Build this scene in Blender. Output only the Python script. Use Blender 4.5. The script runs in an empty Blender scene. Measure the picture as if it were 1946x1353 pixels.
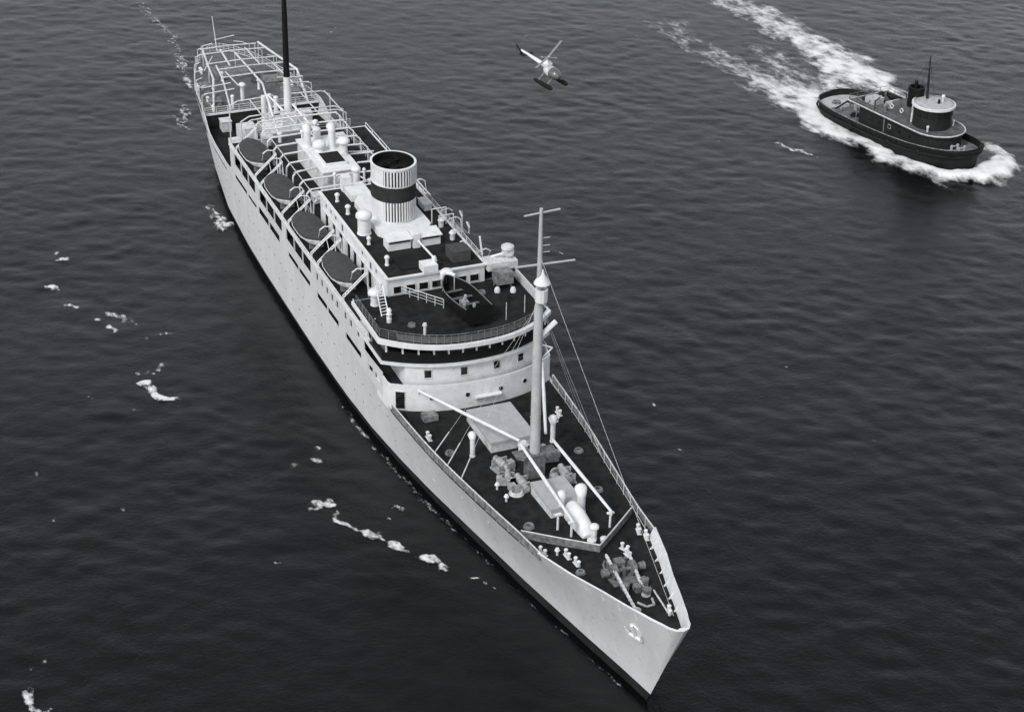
import bpy, math, random
import numpy as np
from mathutils import Vector, Matrix
random.seed(7); RNG = np.random.default_rng(11)
sc = bpy.context.scene
col = sc.collection
R = math.radians

# ------------------------------------------------------------------ camera, sky, sun, exposure
cam_d = bpy.data.cameras.new('camera'); cam = bpy.data.objects.new('camera', cam_d); col.objects.link(cam)
CP = Vector((112.106, -63.289, 108.599)); F_PX = 3472.98
PITCH, ROLL, HEAD = 0.49828, 0.019659, 2.747864
fw = Vector((math.cos(HEAD)*math.cos(PITCH), math.sin(HEAD)*math.cos(PITCH), -math.sin(PITCH)))
rt = Vector((math.sin(HEAD), -math.cos(HEAD), 0)); up = rt.cross(fw)
r2 = rt*math.cos(ROLL) + up*math.sin(ROLL); u2 = up*math.cos(ROLL) - rt*math.sin(ROLL)
M = Matrix((r2, u2, -fw)).transposed().to_4x4(); M.translation = CP
cam.matrix_world = M
cam_d.sensor_width = 36; cam_d.lens = 36*F_PX/1946; cam_d.clip_start = 1; cam_d.clip_end = 60000
sc.camera = cam

SUN_EL, SUN_AZ = R(46), R(-58)          # azimuth of the sun measured from +x towards +y
w = bpy.data.worlds.new('World'); sc.world = w; w.use_nodes = True
nt = w.node_tree; nt.nodes.clear()
sky = nt.nodes.new('ShaderNodeTexSky'); sky.sky_type = 'NISHITA'; sky.sun_disc = False
sky.sun_elevation = SUN_EL; sky.sun_rotation = math.pi/2 - SUN_AZ
sky.air_density = 1.0; sky.dust_density = 2.0; sky.ozone_density = 1.0
hs = nt.nodes.new('ShaderNodeHueSaturation'); hs.inputs['Saturation'].default_value = 0.22   # black-and-white film
bg = nt.nodes.new('ShaderNodeBackground'); bg.inputs['Strength'].default_value = 0.15
wo = nt.nodes.new('ShaderNodeOutputWorld')
nt.links.new(sky.outputs[0], hs.inputs['Color']); nt.links.new(hs.outputs[0], bg.inputs['Color']); nt.links.new(bg.outputs[0], wo.inputs['Surface'])
sd = bpy.data.lights.new('sun', 'SUN'); sd.energy = 1.4; sd.angle = R(14); sd.color = (1, .99, .97)
sun = bpy.data.objects.new('sun', sd); col.objects.link(sun)
sv = Vector((math.cos(SUN_AZ)*math.cos(SUN_EL), math.sin(SUN_AZ)*math.cos(SUN_EL), math.sin(SUN_EL)))
sun.rotation_euler = sv.to_track_quat('Z', 'Y').to_euler(); sun.location = (0, 0, 300)
sc.view_settings.view_transform = 'Standard'; sc.view_settings.look = 'None'
sc.view_settings.gamma = 1; sc.view_settings.use_curve_mapping = False
sc.view_settings.exposure = 0.26

# ------------------------------------------------------------------ materials
def mat(name, v, rough=.6, var=.15, scale=1.5, spec=.3, streak=0, tint=(.98, 1.0, 1.01), bump=0, metal=0, speck=0):
    m = bpy.data.materials.new(name); m.use_nodes = True; n = m.node_tree; b = n.nodes['Principled BSDF']
    b.inputs['Roughness'].default_value = rough; b.inputs['Specular IOR Level'].default_value = spec; b.inputs['Metallic'].default_value = metal
    tc = n.nodes.new('ShaderNodeTexCoord'); no = n.nodes.new('ShaderNodeTexNoise')
    no.inputs['Scale'].default_value = scale; no.inputs['Detail'].default_value = 6; no.inputs['Roughness'].default_value = .62
    mp = n.nodes.new('ShaderNodeMapping'); n.links.new(tc.outputs['Object'], mp.inputs[0]); n.links.new(mp.outputs[0], no.inputs['Vector'])
    if streak: mp.inputs['Scale'].default_value = (1, 1, streak)
    cr = n.nodes.new('ShaderNodeValToRGB'); e = cr.color_ramp.elements
    lo = v*(1-var); hi = min(.9, v*(1+var*.6))
    e[0].position = .32; e[0].color = (lo*tint[0], lo*tint[1], lo*tint[2], 1)
    e[1].position = .62; e[1].color = (hi*tint[0], hi*tint[1], hi*tint[2], 1)
    n.links.new(no.outputs['Fac'], cr.inputs[0]); n.links.new(cr.outputs[0], b.inputs['Base Color'])
    if speck:                                             # scuffs and stains
        n2 = n.nodes.new('ShaderNodeTexNoise'); n2.inputs['Scale'].default_value = 1.9; n2.inputs['Detail'].default_value = 5; n2.inputs['Roughness'].default_value = .7
        n.links.new(tc.outputs['Object'], n2.inputs['Vector'])
        r2_ = n.nodes.new('ShaderNodeMapRange'); r2_.inputs['From Min'].default_value = .56; r2_.inputs['From Max'].default_value = .76; r2_.inputs['To Min'].default_value = 1; r2_.inputs['To Max'].default_value = 1-speck
        n.links.new(n2.outputs['Fac'], r2_.inputs['Value'])
        mx = n.nodes.new('ShaderNodeVectorMath'); mx.operation = 'SCALE'; n.links.new(cr.outputs[0], mx.inputs[0]); n.links.new(r2_.outputs[0], mx.inputs['Scale']); n.links.new(mx.outputs[0], b.inputs['Base Color'])
    if bump:
        bu = n.nodes.new('ShaderNodeBump'); bu.inputs['Strength'].default_value = bump; bu.inputs['Distance'].default_value = .05
        n.links.new(no.outputs['Fac'], bu.inputs['Height']); n.links.new(bu.outputs[0], b.inputs['Normal'])
    return m
WHITE = mat('white_paint', 0.7, .55, .10, .9, speck=.3)
HULLW = mat('hull_white_paint', 0.6, .55, .07, .35, streak=.3, speck=.4)
GREYW = mat('weathered_white_paint', 0.58, .6, .28, 2.2)
GREYC = mat('grey_canvas', 0.18, .85, .55, 1.8, bump=.3)
HATCH = mat('hatch_tarpaulin', 0.38, .85, .12, 1.2, bump=.3)
DECK = mat('dark_deck_planking', 0.017, .85, .6, .8, spec=.12)
DECK2 = mat('grey_deck', 0.12, .85, .3, 1.0)
BLACK = mat('black_paint', .008, .55, .3, 1.5, spec=.2)
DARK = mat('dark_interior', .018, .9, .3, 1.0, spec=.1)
BOOT = mat('boot_topping', .022, .5, .5, .5, streak=.3)
BAND = mat('funnel_band', 0.03, .6, .25, 1.5, spec=.15)
COVER = mat('boat_cover_canvas', 0.055, .9, .22, 1.6, bump=.4)
GEAR = mat('deck_machinery_grey', 0.33, .6, .4, 3)
MAST = mat('mast_paint', 0.43, .55, .15, 1.2)
GLASS = mat('window_glass', .012, .08, .2, 2, spec=.6)
TUGH = mat('tug_hull_black', 0.012, .6, .4, 1.0, spec=.2)
TUGD = mat('tug_house_dark', 0.02, .6, .3, 1.2, spec=.2)
TUGR = mat('tug_roof_grey', 0.4, .75, .3, 1.2)
TUGB = mat('tug_boat_deck', 0.1, .8, .45, .8)
TUGW = mat('tug_deck_grey', 0.14, .85, .45, .9)
TUGA = mat('tug_stern_deck', 0.42, .85, .2, .7)
PERSP = mat('perspex_bubble', 0.11, .08, .1, 2, spec=.7)
GEARD = mat('windlass_dark_grey', 0.15, .6, .5, 3)
LASH = mat('lashing_rope', 0.1, .9, .2, 3)
BLADE = mat('rotor_blade', 0.25, .5, .1, 2)

# ------------------------------------------------------------------ mesh helpers
class MB:
    def __init__(s): s.v = []; s.f = []; s.mi = []; s.m = 0; s.T = None
    def add(s, vs, fs):
        o = len(s.v)
        if s.T is not None: vs = [tuple(s.T @ Vector(p)) for p in vs]
        s.v += [tuple(p) for p in vs]; s.f += [tuple(i+o for i in f) for f in fs]; s.mi += [s.m]*len(fs); return s
    def box(s, x0, x1, y0, y1, z0, z1):
        return s.add([(x0,y0,z0),(x1,y0,z0),(x1,y1,z0),(x0,y1,z0),(x0,y0,z1),(x1,y0,z1),(x1,y1,z1),(x0,y1,z1)],
                     [(3,2,1,0),(4,5,6,7),(0,1,5,4),(1,2,6,5),(2,3,7,6),(3,0,4,7)])
    def cbox(s, c, d): return s.box(c[0]-d[0]/2, c[0]+d[0]/2, c[1]-d[1]/2, c[1]+d[1]/2, c[2]-d[2]/2, c[2]+d[2]/2)
    def tube(s, a, b, r0, r1=None, n=8, caps=True):
        r1 = r0 if r1 is None else r1
        a = Vector(a); b = Vector(b); d = (b-a).normalized()
        u = d.orthogonal().normalized(); v = d.cross(u)
        vs = []
        for p, r in ((a, r0), (b, r1)):
            for k in range(n):
                t = 2*math.pi*k/n; vs.append(p + u*(r*math.cos(t)) + v*(r*math.sin(t)))
        fs = [(k, (k+1) % n, n+(k+1) % n, n+k) for k in range(n)]
        if caps: fs += [tuple(range(n-1, -1, -1)), tuple(range(n, 2*n))]
        return s.add(vs, fs)
    def path(s, pts, r, n=6):
        for a, b in zip(pts[:-1], pts[1:]):
            if (Vector(a)-Vector(b)).length > 1e-5: s.tube(a, b, r, r, n)
        return s
    def lathe(s, c, prof, n=16, sx=1, sy=1, cap0=True, cap1=True):
        vs = []
        for r, z in prof:
            for k in range(n):
                t = 2*math.pi*k/n; vs.append((c[0]+r*sx*math.cos(t), c[1]+r*sy*math.sin(t), c[2]+z))
        fs = []
        for i in range(len(prof)-1):
            for k in range(n): fs.append((i*n+k, i*n+(k+1) % n, (i+1)*n+(k+1) % n, (i+1)*n+k))
        if cap0: fs.append(tuple(range(n-1, -1, -1)))
        if cap1: o = (len(prof)-1)*n; fs.append(tuple(o+k for k in range(n)))
        return s.add(vs, fs)
    def prism(s, poly, z0, z1):           # counter-clockwise outline; z may be a number or a function of (x, y)
        n = len(poly); f0 = z0 if callable(z0) else (lambda x, y: z0); f1 = z1 if callable(z1) else (lambda x, y: z1)
        vs = [(x, y, f0(x, y)) for x, y in poly] + [(x, y, f1(x, y)) for x, y in poly]
        return s.add(vs, [tuple(range(n-1, -1, -1)), tuple(range(n, 2*n))] + [(k, (k+1) % n, n+(k+1) % n, n+k) for k in range(n)])
    def loft(s, rows, close=False, cap=False):
        n = len(rows[0]); vs = [p for r in rows for p in r]; fs = []
        for i in range(len(rows)-1):
            for k in range(n if close else n-1):
                a = i*n+k; b = i*n+(k+1) % n; fs.append((a, b, b+n, a+n))
        if cap: fs += [tuple(range(n-1, -1, -1)), tuple((len(rows)-1)*n+k for k in range(n))]
        return s.add(vs, fs)
    def wall(s, pts, z0, z1, th=.15, lean=0):  # thick upright strip along plan points; z0, z1 numbers or functions of x
        f0 = z0 if callable(z0) else (lambda x: z0); f1 = z1 if callable(z1) else (lambda x: z1)
        P = [Vector((p[0], p[1])) for p in pts]; N = []
        for i in range(len(P)):
            d = (P[min(i+1, len(P)-1)]-P[max(i-1, 0)]).normalized(); N.append(Vector((d.y, -d.x)))
        rows = []
        for p, n in zip(P, N):
            q = p - n*th; pl = p + n*lean; ql = q + n*lean
            rows.append([(p.x, p.y, f0(p.x)), (pl.x, pl.y, f1(p.x)), (ql.x, ql.y, f1(p.x)), (q.x, q.y, f0(p.x))])
        return s.loft(rows, close=True, cap=True)
    def build(s, name, mats, parent=None, smooth=False, off=(0, 0, 0)):
        me = bpy.data.meshes.new(name)
        vs = [(p[0]-off[0], p[1]-off[1], p[2]-off[2]) for p in s.v]
        me.from_pydata(vs, [], s.f); me.update()
        for m in (mats if isinstance(mats, (list, tuple)) else [mats]): me.materials.append(m)
        if any(s.mi): me.polygons.foreach_set('material_index', s.mi)
        if smooth:
            me.polygons.foreach_set('use_smooth', [True]*len(me.polygons))
            try: me.set_sharp_from_angle(angle=R(38))
            except Exception: pass
        o = bpy.data.objects.new(name, me); col.objects.link(o)
        if parent is not None: o.parent = parent
        return o
def tag(o, label=None, cat=None, group=None, kind=None):
    if label: o['label'] = label
    if cat: o['category'] = cat
    if group: o['group'] = group
    if kind: o['kind'] = kind
    return o
def empty(name, loc, rot=(0, 0, 0)):
    o = bpy.data.objects.new(name, None); col.objects.link(o); o.location = loc; o.rotation_euler = rot; o.empty_display_size = .5; return o
def copy_tree(o, parent=None):
    c = o.copy(); col.objects.link(c)
    if parent is not None: c.parent = parent
    for ch in [x for x in bpy.data.objects if x.parent == o]: copy_tree(ch, c)
    return c
def lerp(a, b, t): return a+(b-a)*t
def table(tb):
    xs = [-p[0] for p in tb]; ys = [p[1] for p in tb]
    return lambda x: float(np.interp(-x, xs, ys))

# ------------------------------------------------------------------ the sea
WV = []
wr = np.random.default_rng(5)
for lam, n, sl in ((40, 4, .003), (15, 6, .0025), (8, 8, .0025), (4.5, 12, .003)):
    for k in range(n):
        a = wr.normal(R(70), 1.2); L = lam*wr.uniform(.75, 1.3); kk = 2*math.pi/L
        WV.append((kk*math.cos(a), kk*math.sin(a), sl/kk*wr.uniform(.6, 1.4)*1.1, wr.uniform(0, 6.28)))
def vnoise(x, y, seed=0):
    def h(i, j): return np.modf(np.abs(np.sin(i*127.1+j*311.7+seed*74.7)*43758.5453))[0]
    i = np.floor(x); j = np.floor(y); fx = x-i; fy = y-j; fx = fx*fx*(3-2*fx); fy = fy*fy*(3-2*fy)
    return (h(i, j)*(1-fx)+h(i+1, j)*fx)*(1-fy)+(h(i, j+1)*(1-fx)+h(i+1, j+1)*fx)*fy
def fbm(x, y, seed=0, o=4):
    s = 0; a = .5; t = 0
    for k in range(o): s = s+a*vnoise(x, y, seed+k*3); t += a; x = x*2.03+11; y = y*2.03+7; a *= .55
    return s/t
def sea_h(x, y):
    h = np.zeros_like(x)
    for a, b, c, p in WV: h += c*np.sin(a*x+b*y+p)
    fade = np.clip(1.6-np.hypot((x+110)/260, (y-55)/220), 0, 1)
    a = .11*(fbm(x/4.5+.3*y/5, y/6, 41, 3)-.5)+.17*(fbm(x/1.7-.4*y/2, y/2.1, 47, 2)-.5)
    return (h+a)*fade*(.45+1.1*fbm(x/30, y/30, 2, 3))
def axis(a, b, st, far):
    mid = list(np.arange(a, b+1e-6, st)); lo = []; hi = []; d = st*2
    x = a
    while x > -far: x -= d; lo.append(x); d *= 1.35
    d = st*2; x = b
    while x < far: x += d; hi.append(x); d *= 1.35
    return np.array(lo[::-1]+mid+hi)
gx = axis(-330, 30, .55, 30000); gy = axis(-90, 215, .55, 30000)
X, Y = np.meshgrid(gx, gy, indexing='ij'); Z = sea_h(X, Y)
nx, ny = X.shape
me = bpy.data.meshes.new('sea'); me.vertices.add(nx*ny)
me.vertices.foreach_set('co', np.stack([X, Y, Z], -1).ravel().astype(np.float32))
idx = np.arange(nx*ny).reshape(nx, ny)
q = np.stack([idx[:-1, :-1], idx[1:, :-1], idx[1:, 1:], idx[:-1, 1:]], -1).reshape(-1, 4)
me.loops.add(q.size); me.loops.foreach_set('vertex_index', q.ravel().astype(np.int32))
me.polygons.add(len(q)); me.polygons.foreach_set('loop_start', np.arange(0, q.size, 4, dtype=np.int32))
me.polygons.foreach_set('use_smooth', np.ones(len(q), bool)); me.update(calc_edges=True); me.validate()
def sea_mat():
    m = bpy.data.materials.new('sea_water'); m.use_nodes = True; n = m.node_tree; b = n.nodes['Principled BSDF']
    b.inputs['Base Color'].default_value = (.0016, .0019, .0021, 1); b.inputs['Roughness'].default_value = .07; b.inputs['IOR'].default_value = 1.333
    tc = n.nodes.new('ShaderNodeTexCoord'); mp = n.nodes.new('ShaderNodeMapping'); mp.inputs['Rotation'].default_value = (0, 0, R(-18)); mp.inputs['Scale'].default_value = (1, .8, 1)
    n.links.new(tc.outputs['Object'], mp.inputs[0])
    prev = None
    for scl, st, dist in ((1.1, .4, .09), (2.7, .65, .055), (6.0, .6, .022)):
        no = n.nodes.new('ShaderNodeTexNoise'); no.inputs['Scale'].default_value = scl; no.inputs['Detail'].default_value = 4; no.inputs['Roughness'].default_value = .62; no.inputs['Distortion'].default_value = .9
        n.links.new(mp.outputs[0], no.inputs['Vector'])
        bu = n.nodes.new('ShaderNodeBump'); bu.inputs['Strength'].default_value = st; bu.inputs['Distance'].default_value = dist
        n.links.new(no.outputs['Fac'], bu.inputs['Height'])
        if prev: n.links.new(prev.outputs[0], bu.inputs['Normal'])
        prev = bu
    n.links.new(prev.outputs[0], b.inputs['Normal'])
    wn = n.nodes.new('ShaderNodeTexNoise'); wn.inputs['Scale'].default_value = .035; wn.inputs['Detail'].default_value = 5; wn.inputs['Distortion'].default_value = 1.2   # wind patches ruffle the surface
    n.links.new(mp.outputs[0], wn.inputs['Vector'])
    wr_ = n.nodes.new('ShaderNodeMapRange'); wr_.inputs['From Min'].default_value = .35; wr_.inputs['From Max'].default_value = .65; wr_.inputs['To Min'].default_value = .02; wr_.inputs['To Max'].default_value = .11
    n.links.new(wn.outputs['Fac'], wr_.inputs['Value']); n.links.new(wr_.outputs[0], b.inputs['Roughness'])
    return m
me.materials.append(sea_mat())
sea = bpy.data.objects.new('sea', me); col.objects.link(sea); tag(sea, kind='structure')

# ------------------------------------------------------------------ the passenger ship (stem head at x = 0, bow towards +x, port +y, waterline z = 0)
OFF = (-83, 0, 0)
ship = empty('passenger_ship', OFF)
tag(ship, 'white single-funnel ocean liner steaming across the dark sea, largest vessel', 'ship')
def P(mb, name, mats, parent=None, smooth=False): return mb.build(name, mats, parent if parent is not None else ship, smooth, OFF)

yw = table([(-5.7, 0), (-9.7, .75), (-16, 2.05), (-25.9, 3.98), (-37.2, 5.9), (-45, 7.2), (-52.4, 8.2), (-60, 9.0), (-69, 9.5), (-81, 9.72), (-103, 9.75), (-113, 9.6), (-126, 9.0), (-138, 7.6), (-148, 5.6), (-156, 3.2), (-162, .9), (-164, 0)])
yd = table([(0, 0), (-.25, .7), (-.9, 1.2), (-2.7, 1.8), (-5.65, 2.65), (-9, 3.55), (-13, 4.78), (-18, 6.0), (-22, 6.35), (-26.4, 6.95), (-31.6, 7.65), (-36.9, 8.35), (-41.6, 8.85), (-46.9, 9.25), (-51.4, 9.55), (-58, 9.75), (-120, 9.75), (-130, 9.45), (-140, 8.8), (-150, 7.7), (-157, 6.1), (-162, 4.4), (-165.5, 2.4), (-167, .9), (-167.4, 0)])
def zdeck(x):
    t = min(max((x+50)/50, 0), 1); return 8.1+2.75*t**2.2
def htop(x):
    if x >= -51: return zdeck(x)
    if x >= -54: return lerp(8.1, 9.05, (-51-x)/3)
    if x >= -119: return 9.05
    t = min(max((-x-133)/6, 0), 1); t = t*t*(3-2*t)
    return lerp(lerp(9.05, 8.3, min((-119-x)/4, 1)), 10.2, t)
def hullpt(Xn, z):
    top = htop(Xn); zb = 1.2
    ztop0 = zdeck(0)
    sh = -(.75+4.75*((ztop0-max(z, -2.5))/(ztop0-1.2)))*max(0, 1-(-Xn)/26)**1.3
    a = Xn; aft = max(0, min(1, (-Xn-148)/19.4))
    sa = 3.6*aft*max(0, (10.2-z)/9)**1.2
    xw = Xn-5.6*max(0, 1-(-Xn)/26)**1.3
    y0 = yw(xw if Xn > -100 else Xn+3.4*aft); y1 = yd(Xn)
    t = min(max((z-zb)/(top-zb), 0), 1); p = lerp(1.55, .75, min(1, -Xn/70))
    if Xn < -120: p = .8
    y = lerp(y0, y1, t**p)
    if z < zb: y *= 1-.035*(zb-z)
    if Xn > -22: y -= .28*min(1, y/1.4)*min(1, (Xn+22)/4)*t
    return (Xn+sh+sa, y, z)
XS = [0, -.12, -.25, -.5, -.9, -1.6, -2.7, -4, -5.65, -7.3, -9, -11, -13, -15.5, -18]+list(np.arange(-20, -51, -2.0))+[-51, -52.5, -54, -57]+list(np.arange(-60, -119, -4.0))+[-119, -121, -123]+list(np.arange(-126, -157, -2.0))+[-158.5, -160, -161.5, -163, -164.2, -165.2, -166, -166.6, -167.1, -167.4]
def hull_rows(sgn, tl):
    rows = []
    for x in XS:
        top = htop(x); r = []
        for t in tl:
            z = t if t <= 1.2 else lerp(1.2, top, (t-1.2))     # t in (1.2, 2.2] maps to the strake height
            X_, y, z_ = hullpt(x, z); r.append((X_, sgn*y, z_))
        rows.append(r)
    return rows
hb = MB()
for sgn in (-1, 1):
    rows = hull_rows(sgn, [1.2, 1.35, 1.5, 1.65, 1.8, 1.95, 2.1, 2.2]); hb.loft(rows if sgn < 0 else [r[::-1] for r in rows])
hull = P(hb, 'hull', HULLW, smooth=True)
bb = MB()
for sgn in (-1, 1):
    rows = hull_rows(sgn, [-2.5, -1, 0, .6, 1.2]); bb.loft(rows if sgn < 0 else [r[::-1] for r in rows])
P(bb, 'boot_topping', BOOT, hull, True)
# portholes, too small to pick apart: one part
m = MB()
for z0, x0, x1, st in ((6.3, -30, -150, 2.6), (3.7, -40, -140, 3.1)):
    x = x0
    while x > x1:
        if RNG.random() > .12:
            a = Vector(hullpt(x, z0)); b = Vector(hullpt(x, z0+.1)); 
            nrm = Vector((0, 1, -(b.y-a.y)/.1)).normalized()
            for sgn in (-1,):
                c = Vector((a.x, sgn*a.y, a.z)); n_ = Vector((0, sgn*nrm.y, nrm.z))
                m.m = 0; m.tube(c-n_*.05, c+n_*.02, .19, .19, 10); m.m = 1; m.tube(c-n_*.04, c+n_*.03, .125, .125, 8)
        x -= st
tag(P(m, 'portholes', [HULLW, GLASS], hull), kind='stuff')
# anchor in its hawse pipe
for sgn in (-1, 1):
    m = MB(); a = Vector(hullpt(-4.6, 8.6)); a.y *= sgn
    nrm = Vector((.35, sgn*.85, -.38)).normalized(); tdn = (Vector((0, 0, -1))-nrm*Vector((0, 0, -1)).dot(nrm)).normalized(); tf = nrm.cross(tdn)
    m.tube(a-nrm*.2, a+nrm*.12, .75, .7, 14)
    c = a+nrm*.25
    m.tube(c-tdn*.9, c+tdn*.9, .14, .18, 6); m.tube(c+tdn*.8-tf*.8, c+tdn*.8+tf*.8, .2, .2, 6)
    for s2 in (-1, 1): m.tube(c+tdn*.8+tf*(.75*s2), c-tdn*.25+tf*(.95*s2)+nrm*.1, .2, .05, 6)
    P(m, 'anchor', WHITE, hull)

# decks
def deck_strip(xs, zf, inset=.12, name='deck', m_=DECK):
    m = MB(); m.loft([[(x, -(yd(x)-inset-.2*(x > -18)), zf(x)), (x, -.5*(yd(x)-inset), zf(x)), (x, 0, zf(x)+.04), (x, .5*(yd(x)-inset), zf(x)), (x, yd(x)-inset-.2*(x > -18), zf(x))][::-1] for x in xs])
    return P(m, name, m_)
m = MB(); rows = []
for x in [-.5, -.9, -1.6, -2.7, -4, -5.65, -9, -13, -18, -22, -26, -31, -36, -41, -47, -54]:
    a = hullpt(x, zdeck(x)); e = a[1]-.06; z_ = a[2]-.04; rows.append([(a[0]-.05, e*k, z_+.04*(k == 0)) for k in (1, .5, 0, -.5, -1)])
m.loft(rows); P(m, 'fore_deck', DECK)
deck_strip([-116, -119, -123, -128, -133, -139.5], lambda x: 8.2, name='aft_well_deck')
deck_strip([-139, -144, -150, -157, -162, -165.5, -166.8], lambda x: 10.12, name='poop_deck', m_=DECK2)

# bow bulwark, white plate with stays
bx = [x for x in XS if x >= -18]
def bh(x): return 1.05+.3*max(0, (x+18)/18)
mo = MB(); mi_ = MB(); ro = []; ri = []
side = [(x, -1) for x in bx[::-1]]+[(x, 1) for x in bx[1:]]
for x, s_ in side:
    z0 = zdeck(x); h = bh(x); A = hullpt(x, z0); B_ = hullpt(x, z0-.6)
    gy = (A[1]-B_[1])/.6*.9; gx2 = (A[0]-B_[0])/.6
    lo = (A[0], s_*A[1], z0); hi = (A[0]+gx2*h, s_*(A[1]+gy*h), z0+h)
    yi = max(A[1]-.12, 0); hy = max(A[1]+gy*h-.2, 0); back = .45 if A[1] < .3 else .15 if A[1] < 2 else 0
    ro.append([lo, hi]); ri.append([(hi[0]-back, s_*hy, z0+h+.03), (lo[0]-back, s_*yi, z0-.03)])
mo.loft(ro); bulw = P(mo, 'bow_bulwark', HULLW, smooth=True)
mi_.loft([[o_[1], i_[0], i_[1]] for o_, i_ in zip(ro, ri)]); P(mi_, 'bulwark_lining', WHITE, bulw, True)
for s_ in (-1, 1):
    for x in (-5.2, -7.4, -9.6, -11.8, -14, -16.2):
        y = yd(x)-.42; z = zdeck(x); m = MB()
        m.add([(x-.06, s_*y, z), (x-.06, s_*(y-.5), z), (x-.06, s_*(y+.3), z+bh(x)*.85), (x+.06, s_*y, z), (x+.06, s_*(y-.5), z), (x+.06, s_*(y+.3), z+bh(x)*.85)],
              [(0, 1, 2), (5, 4, 3), (0, 3, 4, 1), (1, 4, 5, 2), (2, 5, 3, 0)])
        P(m, 'bulwark_stay', WHITE, bulw)
# canvas-grey bulwark of the fore deck with a freeing slot at its foot, in panels between stanchions
gx_ = list(np.linspace(-18.0, -51, 16))
for s_ in (-1, 1):
    for k in range(15):
        a, b = gx_[k]-.04, gx_[k+1]+.04; m = MB()
        pts = [(lerp(a, b, t), s_*(yd(lerp(a, b, t))-.03)) for t in (0, .5, 1)]
        if s_ > 0: pts = pts[::-1]
        m.wall(pts, lambda x: zdeck(x)+.22, lambda x: zdeck(x)+1.05, .07); P(m, 'bulwark_panel', GREYC)
        m = MB(); m.tube((b, s_*(yd(b)-.14), zdeck(b)-.05), (b, s_*(yd(b)-.14), zdeck(b)+1.1), .05, .05, 6)
        P(m, 'stanchion', GREYW)
    m = MB(); m.path([(x, s_*(yd(x)-.06), zdeck(x)+1.09) for x in gx_], .07, 6); P(m, 'handrail', GREYW)
# aft well bulwark
ax = list(np.linspace(-119.5, -140, 9))
for s_ in (-1, 1):
    for k in range(8):
        a, b = ax[k], ax[k+1]; m = MB(); pts = [(a, s_*(yd(a)-.03)), ((a+b)/2, s_*(yd((a+b)/2)-.03)), (b, s_*(yd(b)-.03))]
        if s_ > 0: pts = pts[::-1]
        m.wall(pts, lambda x: max(8.6, htop(x)+.05), lambda x: max(9.5, htop(x)+.9), .08); P(m, 'bulwark_panel', GREYW)
def railing(pts, h=1.1, name='railing', r=.035, wires=3, step=1.6, m_=GREYW, parent=None):
    m = MB(); pts = [Vector(p) for p in pts]
    for w_ in range(1, wires+1): m.path([p+Vector((0, 0, h*w_/wires)) for p in pts], r if w_ == wires else r*.6, 5)
    for a, b in zip(pts[:-1], pts[1:]):
        n = max(1, int((b-a).length/step))
        for k in range(n): p = a.lerp(b, k/n); m.tube(p, p+Vector((0, 0, h)), r, r, 5)
    p = pts[-1]; m.tube(p, p+Vector((0, 0, h)), r, r, 5)
    return P(m, name, m_, parent)
pr = [x for x in XS if -167.2 < x < -139.9]
railing([(x, -(yd(x)-.15), 10.15) for x in pr]+[(x, yd(x)-.15, 10.15) for x in pr[::-1]], 1.05, r=.05)

# ---- shell side of the promenade: real openings
def cutwall(sgn, xa, xb, levels, openings, th=.12, name='promenade_side', zoff=None):
    """upright side plating at y = yd, x from xa down to xb, cut by openings (x0 > x1, z0, z1)"""
    zoff = zoff or (lambda x: 0)
    xs = sorted({xa, xb, *[o[0] for o in openings], *[o[1] for o in openings], *[x for x in np.arange(xb, xa, 6.0)]}, reverse=True)
    zs = sorted({*levels, *[o[2] for o in openings], *[o[3] for o in openings]})
    m = MB()
    for i in range(len(xs)-1):
        for j in range(len(zs)-1):
            xm = (xs[i]+xs[i+1])/2; zm = (zs[j]+zs[j+1])/2
            if any(o[1] < xm < o[0] and o[2] < zm < o[3] for o in openings): continue
            a, b = xs[i], xs[i+1]
            pts = [(a, sgn*yd(a)), (b, sgn*yd(b))]
            if sgn > 0: pts = pts[::-1]
            z0, z1 = zs[j], zs[j+1]
            m.wall(pts, (lambda x, z0=z0: z0+(zoff(x) if z0 > 9.06 else 0)), (lambda x, z1=z1: z1+zoff(x)), th)
    return P(m, name, HULLW)
def sheer(x): return .018*max(0, x+86)
slots = [(-54.3, -55.9, 9.55, 10.25), (-56.6, -57.9, 9.55, 10.25), (-60.6, -66.4, 9.35, 10.2), (-69.1, -73.4, 9.35, 10.2), (-73.7, -77.8, 9.35, 10.2), (-80.7, -85.6, 9.3, 10.1), (-85.9, -90.4, 9.3, 10.1), (-94.4, -99.3, 9.3, 10.4), (-99.6, -104.6, 9.3, 10.4), (-105.6, -110, 9.3, 9.9), (-110.5, -117, 9.3, 10.0)]
wins = [(x+.42, x-.42, 11.75, 12.75) for x in (-61.5, -64.2, -66.3, -69.4, -71.4, -73.4, -75.5, -77.5)]
prom = []
for c_ in (-111.3, -98.4, -85.6):
    for k in range(3): prom.append((c_+5.55-k*3.7-.07, c_+5.55-(k+1)*3.7+.07, 11.4, 13.12))
for s_ in (-1, 1):
    cutwall(s_, -53.6, -119, [9.05, 11.2], slots, zoff=sheer)
    cutwall(s_, -59.5, -119, [11.2, 13.2], wins+prom, name='promenade_screen_wall', zoff=sheer, th=.14)
# dark interiors behind the openings
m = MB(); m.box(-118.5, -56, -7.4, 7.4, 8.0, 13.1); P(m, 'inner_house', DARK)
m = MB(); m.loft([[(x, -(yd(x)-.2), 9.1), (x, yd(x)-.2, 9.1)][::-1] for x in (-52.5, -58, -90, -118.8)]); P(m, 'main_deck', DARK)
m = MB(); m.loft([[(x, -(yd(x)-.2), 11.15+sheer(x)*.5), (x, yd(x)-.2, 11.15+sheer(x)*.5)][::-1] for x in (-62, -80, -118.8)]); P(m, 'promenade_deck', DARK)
m = MB(); m.box(-119.15, -118.95, -9.6, 9.6, 8.1, 13.2)
P(m, 'aft_bulkhead', WHITE)
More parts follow.
